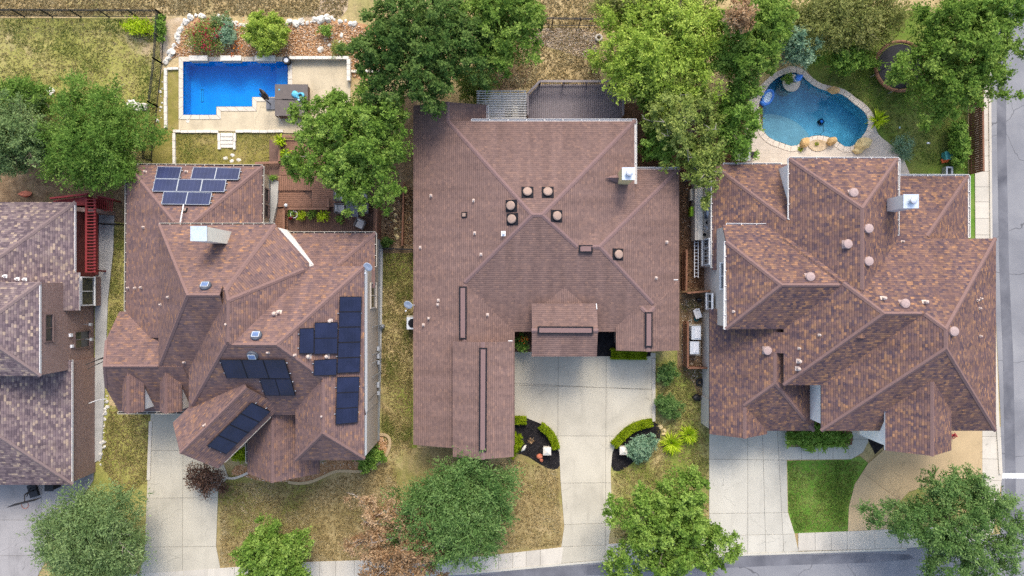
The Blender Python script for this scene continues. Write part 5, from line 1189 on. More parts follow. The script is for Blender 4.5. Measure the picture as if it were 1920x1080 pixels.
part(sp1, 'drain_grate', merge(*[beam(W(x0, y0, -1.2), W(x1, y1, -1.2), .05, .06) for x0, y0, x1, y1 in ((377, 167, 381, 167), (381, 167, 381, 190), (381, 190, 377, 190), (377, 190, 377, 167))]), 'plastic_white')
part(sp1, 'bench_step', ppx([(518, 117), (539, 117), (539, 180), (518, 180)], -1.2, -.75), 'pool_plaster')
stru('pool_deck', fill([wl([(335, 106), (657, 106), (657, 262), (560, 262), (560, 250), (335, 243)], .08), wl(grow(pool1, 4), .08)], 0, .08), 'deck_sand')
for i, (x0, x1, w_) in enumerate(((354, 389, 'left'), (413, 452, 'middle'), (478, 516, 'right'))):
    t = thing('spillway_box', 'limestone spillway box, %s of three along the upper pool edge' % w_, 'water feature', W((x0 + x1) / 2, 110, .08), 'pool spillway boxes')
    part(t, 'wall', bpx(x0 + 2, 107, x1 - 2, 115, .08, .50), 'coping_stone'); part(t, 'cap_stone', bpx(x0, 104, x1, 113.5, .501, .58), 'limestone'); part(t, 'spout', beam(W(x0 + 8, 115.5, .42), W(x1 - 8, 115.5, .42), .05, .04), 'metal_grey')
t = thing('retaining_wall', 'low limestone wall along the back of the pool deck', 'wall', W(600, 109, 0))
for i in range(9): part(t, 'cap_stone', bpx(542 + i * 12.5, 105, 542 + i * 12.5 + 12.1, 110.5, .50, .58), 'limestone')
for i in range(4): part(t, 'cap_stone', bpx(650, 111 + i * 10, 656.5, 111 + i * 10 + 9.6, .50, .58), 'limestone')
part(t, 'wall_core', merge(bpx(543, 106, 653, 110, 0, .5), bpx(651, 110, 656, 150, 0, .499)), 'coping_stone')
def edging(label, segs, z=.16, step=14, w=None):
    """line of limestone blocks; segs = pixel rectangles"""
    x0, y0, x1, y1 = segs[0]; t = thing('stone_edging', label, 'edging', W((x0 + x1) / 2, (y0 + y1) / 2, 0))
    for x0, y0, x1, y1 in segs:
        hor = (x1 - x0) > (y1 - y0); L = max(x1 - x0, y1 - y0); k = max(1, round(L / step))
        for i in range(k):
            a, b2 = L * i / k + .3, L * (i + 1) / k - .3; j = random.uniform(-.5, .5)
            part(t, 'stone_block', bpx(x0 + a, y0 + j, x0 + b2, y1 + j, 0, z + random.uniform(-.02, .02)) if hor else bpx(x0 + j, y0 + a, x1 + j, y0 + b2, 0, z + random.uniform(-.02, .02)), 'limestone')
    return t
edging('white limestone edging left of the blue pool lawn strip', [(307, 127, 312.5, 240), (313, 126, 334, 130.5)])
edging('white limestone edging above the lower lawn with a gap for steps', [(324, 243.5, 409, 248.5), (441, 243.5, 531, 248.5), (323.5, 249, 328.5, 307)])
t = edging('white limestone steps between the pool deck and lower lawn', [(408, 249, 413, 280), (437, 249, 441.5, 280)])
for i in range(4): part(t, 'step', bpx(413.5, 249 + i * 7, 436.5, 249 + i * 7 + 6.7, 0, .22 - i * .045), 'limestone')
edging('pale stone edging right of the pool deck under the dark oak', [(657, 131, 724, 135.5)])
for i, (x, y) in enumerate(((423, 297), (436, 291), (434.5, 302), (448, 300))):
    solo('stepping_stone', 'white stepping stone on the lower lawn, %s' % ('leftmost of four', 'uppermost of four', 'lowest of four', 'rightmost of four')[i], 'stone', blob(*W2(x, y), 0, .34, .24, .05, .3, 2, i), 'white_rock', 'lawn stepping stones')
def rockline(label, L, n, s0, s1, mat='white_rock', seed=0, name='stone_border', jit=3.0):
    rs = random.Random(seed); t = thing(name, label, 'stones', W(*L[0], 0)); cum = [0]
    for a, b2 in zip(L, L[1:]): cum.append(cum[-1] + math.dist(a, b2))
    for k in range(n):
        s = cum[-1] * (k + .5) / n; i = max(q for q in range(len(L) - 1) if cum[q] <= s); f = (s - cum[i]) / (cum[i + 1] - cum[i])
        x = L[i][0] + (L[i + 1][0] - L[i][0]) * f + rs.uniform(-jit, jit); y = L[i][1] + (L[i + 1][1] - L[i][1]) * f + rs.uniform(-jit, jit)
        sz = s0 * .7 + (s1 - s0 * .7) * rs.random() ** 1.4; part(t, 'stone', blob(*W2(x, y), -.02, sz, sz * rs.uniform(.65, .95), sz * .5, .38, 2, k + seed, rs.uniform(0, 3)), mat)
rockline('irregular white rocks bordering the left side of the pebble bed', [(313, 116), (322, 100), (331, 82), (338, 60), (344, 44), (356, 34), (372, 29), (390, 30)], 26, .30, .58, seed=1)
rockline('irregular white rocks bordering the top of the pebble bed', [(398, 31), (420, 33), (436, 40), (452, 45), (464, 47)], 13, .26, .5, seed=2)
rockline('row of white rocks right of the rounded shrub above the pool', [(536, 46), (555, 45), (575, 41), (592, 37), (612, 34), (632, 37), (650, 42), (668, 46)], 22, .32, .62, seed=3)
rockline('line of white rocks on the grass beside the left driveway', [(203, 742), (199, 760), (197, 790), (195, 815), (193, 840), (188, 872)], 24, .14, .34, seed=4)
rockline('few white rocks beside the juniper and iron fence', [(92, 171), (97, 173)], 2, .45, .6, seed=5); rockline('large pale rocks at the right side of the vivid juniper', [(236, 196), (262, 200), (274, 204)], 4, .5, .95, seed=6)
rockline('loose pale rocks on the bed beside the dark live oak', [(640, 60), (644, 80), (600, 94), (605, 96)], 4, .25, .5, seed=7); rockline('pale stepping stones on the mulch path behind the dark fence', [(738, 368), (741, 391), (742, 402), (743, 440), (745, 452)], 6, .35, .55, 'sandstone_pale', seed=8)
rockline('small white rocks at the foot of the iron fence', [(305, 150), (303, 200), (298, 232)], 9, .15, .32, seed=9)
def ribbon(name, label, cat, L, wpx, z, mat):
    L = smooth_loop(L, 2, False); V = []
    for i, q in enumerate(L):
        a, b2 = L[max(0, i - 1)], L[min(len(L) - 1, i + 1)]; d = math.hypot(b2[0] - a[0], b2[1] - a[1]); nx, ny = -(b2[1] - a[1]) / d * wpx / 2, (b2[0] - a[0]) / d * wpx / 2
        for s, zz in ((-1, 0), (-1, z), (1, z), (1, 0)): V.append(W(q[0] + nx * s, q[1] + ny * s, zz))
    n = len(L); Fc = [(4 * i + k, 4 * i + k + 1, 4 * i + k + 5, 4 * i + k + 4) for i in range(n - 1) for k in range(3)] + [(0, 3, 2, 1), (4 * n - 4, 4 * n - 3, 4 * n - 2, 4 * n - 1)]
    return solo(name, label, cat, (V, Fc), mat)
ribbon('garden_kerb', 'curving concrete kerb around the front bed of the solar house', 'kerb', [(540, 904), (556, 907), (580, 905), (600, 897), (628, 883), (650, 883), (676, 885), (700, 877), (722, 858), (731, 838), (731, 822), (722, 814), (704, 815)], 5.5, .13, 'concrete_tan')
ribbon('garden_kerb', 'short curved kerb by the copper shrub', 'kerb', [(418, 894), (435, 898), (452, 893), (466, 886)], 4.5, .12, 'concrete_walk')
sp2 = thing('swimming_pool', 'dark teal kidney-shaped swimming pool', 'pool', W(1530, 205, 0))
basin(sp2, pool2, .09, -1.5, 'pool_pebble')
part(sp2, 'water', sheet(pool2, -.05), 'water_teal')
ledge = smooth_loop([(1424, 222), (1450, 220), (1480, 232), (1505, 250), (1512, 262), (1498, 272), (1483, 275), (1467, 268), (1447, 262), (1433, 250), (1427, 236)], 1)
part(sp2, 'tanning_ledge', ppx(ledge, -1.45, -.32), 'pool_ledge')
part(sp2, 'ledge_step', ppx(smooth_loop([(1426, 214), (1455, 214), (1490, 226), (1512, 246), (1518, 256), (1508, 262), (1480, 260), (1430, 245)], 1), -1.46, -.62), 'pool_ledge')
rs2 = resample(pool2, 11); coping(sp2, rs2, 10, .40, .05, .13, 'travertine_edge')
part(sp2, 'table_island', lathe(*W2(1483, 156), [(.55, -1.4), (.55, .02), (.62, .05), (.62, .11), (.5, .12)], 24), 'coping_stone')
stru('pool_deck', fill([wl(smooth_loop([(1405, 180), (1418, 168), (1440, 146), (1470, 126), (1497, 122), (1515, 140), (1533, 155), (1556, 162), (1580, 166), (1600, 180), (1625, 196), (1642, 220), (1642, 242), (1650, 256), (1672, 272), (1692, 292), (1708, 330), (1712, 350), (1400, 350), (1392, 310), (1400, 230)], 1), .09), wl(grow(pool2, 5), .09)], 0, .085), 'travertine')
for i, (x, y, sx, sy, sz, mt, lb, rt) in enumerate(((1565, 169, .85, .5, .55, 'sandstone', 'orange-tan boulder on the upper rim of the kidney pool', 0), (1508, 268, .55, .85, .6, 'sandstone', 'tilted orange boulder left of the small planted rock bed', -.6), (1560, 264, .7, .55, .6, 'sandstone', 'orange boulder right of the small planted rock bed', .5), (1618, 270, 1.15, .85, .75, 'sandstone_pale', 'large yellow boulder at the lower right pool rim', .4), (1610, 282, .7, .45, .4, 'sandstone_pale', 'grey-tan boulder under the large yellow one', .2), (1418, 229, .6, .4, .4, 'sandstone_red', 'reddish boulder on the left pool rim', -.4), (1412, 250, .35, .3, .25, 'limestone', 'small pale boulder below the reddish one', 0))):
    solo('boulder', lb, 'boulder', blob(*W2(x, y, .3), .08, sx, sy, sz, .28, 2, i + 3, rt, 1.0), mt, 'boulders around the kidney pool')
pb = ppx(smooth_loop([(1512, 270), (1525, 262), (1545, 262), (1556, 272), (1545, 282), (1526, 284)], 1), .08, .16)
solo('planting_bed', 'oval rock planting bed between two orange boulders', 'planter', pb, 'gravel_pale')
spiky('succulent', 'small yellow-green plant in the oval rock bed', (1531, 270), 5, 'leaf_hedge', 40, .2, .02, 8, .16); spiky('succulent', 'small green plant at the foot of the tilted boulder', (1500, 280), 7, 'leaf_hedge', 60, .2, .02, 9, .09)
# pool float (lounge), robot, umbrella base
simple('vinyl_blue', (0.05, 0.20, 0.62), 0.35, 0.1); simple('vinyl_pale', (0.52, 0.66, 0.76), 0.35, 0.1); simple('vinyl_aqua', (0.10, 0.42, 0.58), 0.4, 0.2, 5)
rf = thing('pool_float', 'blue and white inflatable lounge floating in the kidney pool', 'pool float', W(1439, 183, -.05))
fx, fy = W2(1439, 183); part(rf, 'tube_rim', torus(fx, fy, .06, .42, .10, 24, 8, .78, 1.25, -.5), 'vinyl_blue', smooth=True)
part(rf, 'mattress', orient(merge(*[box(0, -.34 + i * .17, -.02, .46, .15, .10) for i in range(5)]), Vector((fx, fy, .0)), Vector((math.cos(-.5), math.sin(-.5), 0)), Vector((-math.sin(-.5), math.cos(-.5), 0)), Vector((0, 0, 1))), 'vinyl_pale')
part(rf, 'pillow', blob(*W2(1430, 195), .02, .55, .30, .2, .1, 2, 3, -.5), 'vinyl_blue', smooth=True)
rb = thing('pool_robot', 'dark square pool cleaning robot on the kidney pool floor', 'robot', W(1540, 228, -1.4))
rx_, ry_ = W2(1540, 228, -1.3); part(rb, 'body', box(rx_, ry_, -1.46, .36, .36, .2, .6), 'vent_black'); part(rb, 'lid', box(rx_, ry_, -1.255, .2, .2, .03, .6), 'vinyl_blue')
part(rb, 'cable', tube([W(1543, 232, -1.4), W(1545, 245, -1.42), W(1538, 252, -1.42), W(1528, 250, -1.3)], .015, 5), 'vent_black')
um = thing('pool_umbrella', 'striped blue folded umbrella on the stone table in the kidney pool', 'umbrella', W(1483, 156, .12))
ux, uy = W2(1483, 156, .12); e = Vector(W(1498, 145, 1.3)); part(um, 'pole', tube([(ux, uy, .12), tuple(e)], .03, 6), 'metal_slate')
part(um, 'folded_canopy', tube([tuple(Vector((ux, uy, .12)).lerp(e, .45)), tuple(Vector((ux, uy, .12)).lerp(e, .6)), tuple(e), tuple(e + Vector((.2, .1, .2)))], [.06, .17, .24, .03], 9), 'vinyl_blue')
part(um, 'white_band', tube([tuple(Vector((ux, uy, .12)).lerp(e, .75)), tuple(Vector((ux, uy, .12)).lerp(e, .85))], [.225, .24], 9), 'vinyl_pale')
# trampoline
simple('trampoline_mat', (0.012, 0.012, 0.018), 0.6, 0.2); simple('rust_pad', (0.20, 0.10, 0.06), 0.8, 0.25, 5)
tx, ty = W2(1688, 124, .9); tp = thing('trampoline', 'round black trampoline half hidden under the large oak', 'trampoline', (tx, ty, 0))
part(tp, 'jump_mat', lathe(tx, ty, [(1.55, .86), (1.55, .88), (.6, .87), (.02, .86)], 32), 'trampoline_mat'); part(tp, 'frame_pad', torus(tx, ty, .90, 1.72, .12, 36, 8), 'rust_pad')
for k in range(6):
    a = k * 1.047 + .3; part(tp, 'leg', tube([(tx + 1.7 * math.cos(a), ty + 1.7 * math.sin(a), 0), (tx + 1.72 * math.cos(a), ty + 1.72 * math.sin(a), .9)], .03, 6), 'metal_grey'); part(tp, 'net_pole', tube([(tx + 1.82 * math.cos(a), ty + 1.82 * math.sin(a), .9), (tx + 1.86 * math.cos(a), ty + 1.86 * math.sin(a), 2.5)], .025, 6), 'vent_black')
simple('plastic_teal', (0.05, 0.24, 0.25), 0.5, 0.15); simple('plastic_orange', (0.62, 0.13, 0.04), 0.5, 0.12); simple('plastic_lime', (0.30, 0.52, 0.02), 0.5, 0.1); simple('plastic_black', (0.02, 0.02, 0.022), 0.55, 0.2); simple('terracotta', (0.50, 0.16, 0.09), 0.8, 0.15)
tt_ = thing('toy_bin', 'teal plastic toy bin by the narrow side hedge', 'bin', W(1780, 291, 0)); bx_, by_ = W2(1780, 291, .5)
part(tt_, 'tub', box(bx_, by_, 0, .52, .52, .45, .1), 'plastic_teal'); part(tt_, 'lid', box(bx_, by_, .451, .58, .58, .07, .1), 'plastic_teal'); part(tt_, 'handle', beam((bx_ - .1, by_, .55), (bx_ + .1, by_, .55), .05, .04), 'plastic_teal')
oc = thing('toy_chair', 'orange toy chair leaning on the teal bin', 'toy', W(1770, 302, 0)); ox, oy = W2(1770, 301, .2)
part(oc, 'seat', box(ox, oy, .12, .3, .3, .06, .3), 'plastic_orange'); part(oc, 'backrest', beam((ox + .12, oy - .1, .15), (ox + .16, oy + .16, .5), .28, .05), 'plastic_orange')
for sx in (-.1, .1): part(oc, 'leg', beam((ox + sx, oy, 0), (ox + sx, oy, .13), .05, .05), 'plastic_orange')
solo('garden_post', 'grey wooden box frame at the foot of the narrow side hedge', 'planter', merge(bpx(1774, 312, 1777, 328, 0, .5), bpx(1777, 312, 1784, 315, 0, .5), bpx(1784, 312, 1787, 328, 0, .5)), 'metal_grey')

# ================================================================ FENCES
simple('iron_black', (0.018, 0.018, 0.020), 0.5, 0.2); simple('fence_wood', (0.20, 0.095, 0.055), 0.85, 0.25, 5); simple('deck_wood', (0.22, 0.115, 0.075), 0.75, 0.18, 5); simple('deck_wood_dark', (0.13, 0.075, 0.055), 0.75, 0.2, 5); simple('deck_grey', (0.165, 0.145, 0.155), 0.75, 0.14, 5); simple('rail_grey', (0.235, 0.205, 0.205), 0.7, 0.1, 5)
def iron_fence(label, L, hgt, step=2.1, pick=.11):
    t = thing('iron_fence', label, 'fence', W(*L[0], 0)); pk = []
    for a, b2 in zip(L, L[1:]):
        A, B = Vector(W(*a, 0)), Vector(W(*b2, 0)); d = B - A; ln = d.length; d.normalize(); n = max(1, round(ln / step))
        for i in range(n + 1):
            q = A + d * (ln * i / n); part(t, 'post', box(q.x, q.y, 0, .075, .075, hgt + .1), 'iron_black')
        for z in (.15, hgt - .18, hgt): part(t, 'rail', beam(A + Vector((0, 0, z)), B + Vector((0, 0, z)), .04, .04), 'iron_black')
        for i in range(int(ln / pick)):
            q = A + d * (pick * (i + .5)); pk.append(box(q.x, q.y, .08, .018, .018, hgt - .06))
    child_stuff(t, 'pickets', merge(*pk), 'iron_black')
iron_fence('black iron fence enclosing the left back lawn', [(-60, 31), (311, 33), (305, 120), (296, 200), (285, 302)], 1.35)
iron_fence('black iron fence behind the middle house at the top edge', [(985, 48), (1135, 50)], 1.5, 2.2)
iron_fence('short dark iron fence crossing between solar house and plain house', [(722, 467), (776, 469)], 1.2, 1.9); iron_fence('short dark fence from the left path to the solar house gutter', [(197, 421), (238, 423)], 1.4, 1.5)
def wood_fence(label, L, hgt, bw=.15):
    t = thing('wood_fence', label, 'fence', W(*L[0], 0))
    for a, b2 in zip(L, L[1:]):
        A, B = Vector(W(*a, 0)), Vector(W(*b2, 0)); d = B - A; ln = d.length; d.normalize(); n = max(1, int(ln / bw)); r = math.atan2(d.y, d.x)
        for i in range(n):
            q = A + d * (ln * (i + .5) / n); part(t, 'picket', box(q.x, q.y, .03, ln / n - .012, .022, hgt + random.uniform(-.02, .02), r), 'fence_wood')
        for z in (.3, hgt - .25): part(t, 'rail', beam(A + Vector((d.y * .04, -d.x * .04, z)), B + Vector((d.y * .04, -d.x * .04, z)), .05, .09), 'fence_wood')
        part(t, 'cap_rail', beam(A + Vector((0, 0, hgt + .05)), B + Vector((0, 0, hgt + .05)), .12, .04), 'fence_wood')
wood_fence('brown picket fence across the gap above the rubbish bins', [(1277, 549), (1319, 545)], 1.75); wood_fence('brown picket fence beside the plain house around the air conditioners', [(1281, 601), (1281, 686), (1318, 686)], 1.3)
wood_fence('brown picket fence between the timber deck and mulch path', [(716, 378), (714, 450)], 1.8); wood_fence('long brown fence line in the gap right of the plain house', [(1279, 470), (1278, 545)], 1.3)
wood_fence('brown picket fence at the lot line left of the plain house', [(760, 345), (757, 462)], .7)
wood_fence('brown side fence behind the narrow hedge along the sidewalk', [(1815, 150), (1817, 328)], 1.5)

# ================================================================ REAR DECK AND PERGOLA (plain house)
dk = thing('rear_deck', 'grey-brown railed timber deck with cut corners behind the plain house', 'deck', W(1078, 195, 0)); zd = .55
dpoly = wl([(989, 228), (989, 183), (1011, 160), (1143, 160), (1164, 184), (1164, 228)], zd)
xs0, xs1 = dpoly[0][0], dpoly[5][0]; nb = 46; bwid = (xs1 - xs0) / nb
for i in range(nb):
    x0, x1 = xs0 + bwid * i + .008, xs0 + bwid * (i + 1) - .008
    q = clean(clip(clip(ccw(dpoly), lambda x, y: x - x0), lambda x, y: x1 - x))
    if len(q) >= 3: part(dk, 'deck_board', prism(q, zd - .04, zd + random.uniform(-.003, .003)), 'deck_grey')
part(dk, 'skirt', prism(dpoly, .02, zd - .045), 'deck_wood_dark')
rp = [(989, 222), (989, 183), (1011, 160), (1143, 160), (1164, 184), (1164, 222)]
bal = []
for a, b2 in zip(rp, rp[1:]):
    A, B = Vector(W(*a, zd)), Vector(W(*b2, zd)); d = B - A; ln = d.length; d.normalize(); up = Vector((0, 0, 1.0))
    part(dk, 'top_rail', beam(A + up, B + up, .15, .05), 'rail_grey'); part(dk, 'bottom_rail', beam(A + up * .12, B + up * .12, .05, .07), 'rail_grey'); part(dk, 'upper_rail', beam(A + up * .88, B + up * .88, .05, .07), 'rail_grey')
    n = max(1, round(ln / 1.7))
    for i in range(n + 1): q = A + d * (ln * i / n); part(dk, 'post', box(q.x, q.y, zd, .10, .10, .97), 'rail_grey')
    for i in range(int(ln / .13)): q = A + d * (.13 * (i + .5)); bal.append(box(q.x, q.y, zd + .12, .035, .035, .76))
child_stuff(dk, 'balusters', merge(*bal), 'rail_grey')
simple('pergola_white', (0.50, 0.48, 0.44), 0.7, 0.1)
pg = thing('pergola', 'weathered white slatted pergola between roof and rear deck', 'pergola', W(940, 195, 0)); zp = 2.7
for i in range(13):
    y = 171 + i * 4.55; x0 = 893.5 if y < 196 else 908
    part(pg, 'slat', beam(W(x0, y, zp), W(987, y, zp), .045, .14), 'pergola_white')
for x in (910, 926, 941, 957, 972): part(pg, 'rafter', beam(W(x, 170, zp - .13), W(x, 228, zp - .13), .05, .13), 'pergola_white')
for x in (897, 984): part(pg, 'beam', beam(W(x, 170, zp - .28), W(x, 228, zp - .28), .09, .16), 'pergola_white'); part(pg, 'post', box(*W2(x, 174, zp - .3), 0, .12, .12, zp - .36), 'pergola_white')
stru('patio', ppx([(905, 175), (990, 175), (990, 232), (905, 232)], 0, .1), 'concrete_side')
gr2 = thing('patio_cabinet', 'white covered patio cabinet under the pergola', 'cabinet', W(930, 212, .1)); cx_, cy_ = W2(930, 211, 1)
part(gr2, 'body', box(cx_, cy_, .1, 1.1, .6, .8), 'plastic_white'); part(gr2, 'lid', box(cx_, cy_, .901, 1.2, .68, .08), 'plastic_white')
tb = thing('patio_board', 'pale cream board lying under the pergola slats', 'board', W(966, 212, .1)); cx_, cy_ = W2(966, 213, .6)
part(tb, 'top', box(cx_, cy_, .70, .42, 1.0, .05), 'chimney_cream')
for sx in (-.17, .17): part(tb, 'leg', box(cx_ + sx, cy_, .1, .05, .8, .6), 'chimney_cream')

# ================================================================ TIMBER DECK (solar house)
def boards(parent, L, hor, z, mat, bw=.145):
    P = ccw(wl(L, z)); k = 1 if hor else 0; lo, hi = min(q[k] for q in P), max(q[k] for q in P); n = int((hi - lo) / bw); vf = []
    for i in range(n + 1):
        a, b2 = lo + bw * i + .008, min(hi, lo + bw * (i + 1) - .008)
        if b2 - a < .02: continue
        q = clean(clip(clip(P, lambda x, y: (x, y)[k] - a), lambda x, y: b2 - (x, y)[k]))
        if len(q) >= 3: vf.append(prism(q, z - .03, z + random.uniform(-.002, .002)))
    child_stuff(parent, 'deck_boards', merge(*vf), mat)
wd = thing('timber_deck', 'red-brown timber deck with steps behind the solar house', 'deck', W(580, 340, 0))
boards(wd, [(524, 262), (612, 262), (612, 328), (524, 328)], True, .70, 'deck_wood'); boards(wd, [(516, 329), (585, 329), (585, 357), (516, 357)], False, .69, 'deck_wood')
boards(wd, [(585, 329), (640, 329), (640, 388), (585, 388)], True, .70, 'deck_wood'); boards(wd, [(508, 357), (566, 357), (584, 374), (584, 388), (510, 388)], True, .56, 'deck_wood')
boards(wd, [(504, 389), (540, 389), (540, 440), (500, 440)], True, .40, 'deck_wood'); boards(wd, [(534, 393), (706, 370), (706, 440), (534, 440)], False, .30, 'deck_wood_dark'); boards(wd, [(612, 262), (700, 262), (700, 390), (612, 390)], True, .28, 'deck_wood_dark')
for i, (x0, y0, x1, y1) in enumerate(((560, 385, 578, 366), (553, 386, 570, 369), (568, 386, 586, 374))): part(wd, 'step_edge', beam(W(x0, y0, .52 - i * .05), W(x1, y1, .52 - i * .05), .10, .06), 'deck_wood')
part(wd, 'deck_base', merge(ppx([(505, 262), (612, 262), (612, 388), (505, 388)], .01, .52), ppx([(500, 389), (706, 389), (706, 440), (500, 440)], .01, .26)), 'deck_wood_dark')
for a, b2 in (((532, 391), (616, 391)), ((532, 391), (532, 437)), ((615, 372), (615, 391)), ((703, 372), (702, 438)), ((524, 262), (524, 306)), ((478, 306), (527, 304)), ((526, 256), (562, 256))):
    A, B = Vector(W(*a, .95)), Vector(W(*b2, .95)); part(wd, 'rail_cap', beam(A, B, .16, .05), 'deck_wood'); d = B - A; n = max(2, int(d.length / .14)); vf = []
    for i in range(n + 1): q = A + d * (i / n); vf.append(box(q.x, q.y, .2, .045, .045, .73))
    child_stuff(wd, 'balusters', merge(*vf), 'deck_wood')
boards(wd, [(487, 308), (526, 308), (526, 352), (514, 352), (514, 330), (493, 325)], False, .18, 'deck_wood_dark')
solo('landing_slab', 'pale concrete slab along the rear wing wall by the timber deck', 'slab', ppx([(508, 334), (522, 340), (520, 380), (511, 420), (506, 420)], 0, .75), 'concrete_side')
# garden furniture
simple('wicker', (0.13, 0.115, 0.11), 0.8, 0.2, 20); simple('cushion', (0.52, 0.50, 0.48), 0.9, 0.06); simple('table_slate', (0.12, 0.125, 0.14), 0.5, 0.15)
def chair(label, px, py, rot, z=.3):
    x, y = W2(px, py, z + .4); t = thing('patio_chair', label, 'chair', (x, y, z), 'wicker patio chairs')
    R = lambda VF: orient(VF, Vector((x, y, z)), Vector((math.cos(rot), math.sin(rot), 0)), Vector((-math.sin(rot), math.cos(rot), 0)), Vector((0, 0, 1)))
    part(t, 'seat', R(box(0, 0, .26, .62, .62, .08)), 'wicker'); part(t, 'cushion', R(box(0, .02, .341, .50, .52, .09)), 'cushion'); part(t, 'backrest', R(box(0, -.32, .26, .66, .09, .50)), 'wicker'); part(t, 'back_pillow', R(box(0, -.24, .44, .46, .08, .28)), 'cushion')
    for s in (-1, 1): part(t, 'armrest', R(box(s * .33, 0, .26, .08, .62, .28)), 'wicker')
    for sx in (-.28, .28):
        for sy in (-.28, .28): part(t, 'leg', R(box(sx, sy, 0, .05, .05, .26)), 'wicker')
chair('wicker armchair with pale cushion left of the slate table', 638, 391, -math.pi / 2); chair('wicker armchair with pale cushion right of the slate table', 683, 391, math.pi / 2); chair('wicker armchair turned askew at the lower right deck corner', 675, 420, 2.7); chair('wicker armchair half under the oak left of the table', 637, 368, -math.pi / 2); chair('wicker armchair half under the oak right of the table', 682, 369, math.pi / 2)
tb = thing('patio_table', 'dark slate topped patio table among the wicker chairs', 'table', W(660, 385, .3)); x, y = W2(660, 385, 1.0)
part(tb, 'table_top', box(x, y, .98, .86, 1.6, .05), 'table_slate')
for sx in (-.36, .36):
    for sy in (-.7, .7): part(tb, 'leg', box(x + sx, y + sy, .3, .07, .07, .68), 'wicker')
def potted(label, px, py, r, mat, pot, h=.35, z=.3, leafy='leaf_bush', seed=0, rpot=.17):
    x, y = W2(px, py, z + h); t = thing('potted_plant', label, 'plant', (x, y, z))
    part(t, 'pot', lathe(x, y, [(rpot * .75, z), (rpot, z + h), (rpot * 1.08, z + h + .01), (rpot * 1.08, z + h + .04), (rpot * .9, z + h + .04), (rpot * .85, z + h - .02)], 14), pot)
    rs = np.random.RandomState(seed); R = r * H / FPX * 1.15; nn_ = int(26 + r * 3); P, o = [], []
    for i in range(nn_):                                           # arching stems with broad leaves
        a = rs.uniform(0, 6.283); e = rs.uniform(.2, 1.2); d = np.array([math.cos(a) * math.cos(e), math.sin(a) * math.cos(e), math.sin(e)])
        for u in np.linspace(.35, 1, 4): P.append(d * R * u * rs.uniform(.8, 1.1) - np.array([0, 0, .12 * u * u])); o.append(d)
    P, o = np.array(P), np.array(o); n = len(P)
    V, tt = leaf_mesh('leaves', P + np.array([x, y, z + h]), o * .3, rs, (.15, .07), rs.uniform(0, 1, n), along=o * 2.5); leaf_obj('leaves', V, tt, mat, t)
potted('leafy potted plant at the left end of the row along the deck bench', 546, 401, 8, 'leaf_bush', 'plastic_black', seed=1); potted('second potted plant from the left along the deck bench', 566, 404, 10, 'leaf_lime', 'terracotta', seed=2); potted('third potted plant along the deck bench', 585, 402, 10, 'leaf_bright', 'plastic_black', seed=3); potted('large rosette potted plant at the right end of the bench row', 606, 405, 12, 'leaf_lime', 'plastic_black', seed=4)
potted('potted plant standing alone in front of the slate table', 637, 412, 8, 'leaf_bright', 'terracotta', seed=5); potted('tiny plant on the slate table', 653, 399, 5, 'leaf_lime', 'plastic_black', .08, 1.03, seed=6, rpot=.08); potted('plant in a dark barrel on the corner of the timber deck', 526, 264, 12, 'leaf_lime', 'plastic_black', .5, .72, seed=7, rpot=.26); potted('bright green potted plant below the dark barrel', 536, 288, 10, 'leaf_lime', 'plastic_black', .25, .72, seed=8)
S('small_shrub', 'small green plant hanging over the landing slab corner', 'shrub', (514, 334), (9, 6), 1.1, .7, 'leaf_bush', (.1, .05), 900, seed=60, clump=.2, twig=.12, trunk=.01)
solo('flamingo_ornament', 'pink garden ornament in the bench plants', 'ornament', merge(blob(*W2(544, 409, .8), .62, .28, .2, .24, .1, 2, 1), tube([W(545, 408, .8), W(548, 405, 1.0), W(549, 408, 1.05)], .03, 6), tube([W(544, 409, .3), W(544, 409, .65)], .012, 5)), 'petal_red')
solo('hoop_ornament', 'white ring standing among the bench plants', 'ornament', torus(*W2(551, 402, .8), .8, .24, .02, 24, 6), 'plastic_white')
solo('garden_globe', 'pale turquoise glass globe at the bench corner', 'ornament', merge(blob(*W2(536, 385, 1.1), .98, .26, .26, .26, .0, 2, 1, flat=.98), lathe(*W2(536, 385, 1.1), [(.05, .9), (.08, 1.0)], 8)), 'dish_grey', smooth=True)
pot = thing('barrel_planter', 'dark barrel with pale inside at the pool corner', 'planter', W(537, 113, .08)); x, y = W2(537, 113, .6)
part(pot, 'barrel', lathe(x, y, [(.20, .08), (.26, .35), (.24, .62), (.27, .63), (.27, .66), (.2, .66), (.18, .5)], 18), 'plastic_black'); part(pot, 'gravel', lathe(x - .03, y + .02, [(.17, .55), (.17, .60), (.05, .62)], 14), 'plastic_white')
# hot tub, float, umbrella, handrail
simple('cover_taupe', (0.125, 0.105, 0.095), 0.75, 0.1, 3); simple('canopy_brown', (0.10, 0.075, 0.06), 0.85, 0.2)
ht = thing('hot_tub', 'square hot tub closed by a two-part taupe cover', 'hot tub', W(546, 188, .08)); 
part(ht, 'cabinet', bpx(517, 160, 576, 218, .08, .74), 'deck_wood_dark'); part(ht, 'cover_half', bpx(515.5, 158, 577, 186.5, .75, .86), 'cover_taupe'); part(ht, 'cover_half', bpx(515.5, 187.3, 577, 217, .75, .86), 'cover_taupe'); part(ht, 'handle', beam(W(529, 186, .88), W(553, 187, .88), .04, .03), 'vent_black')
solo('cover_lock', 'small round emblem lock on the hot tub cover', 'lock', lathe(*W2(523.5, 168, .87), [(.06, .86), (.06, .875), (.02, .88)], 12), 'vinyl_aqua')
fl = thing('deflated_float', 'crumpled turquoise pool float lying on the hot tub cover', 'pool float', W(558, 177, .86)); x, y = W2(560, 178, .95)
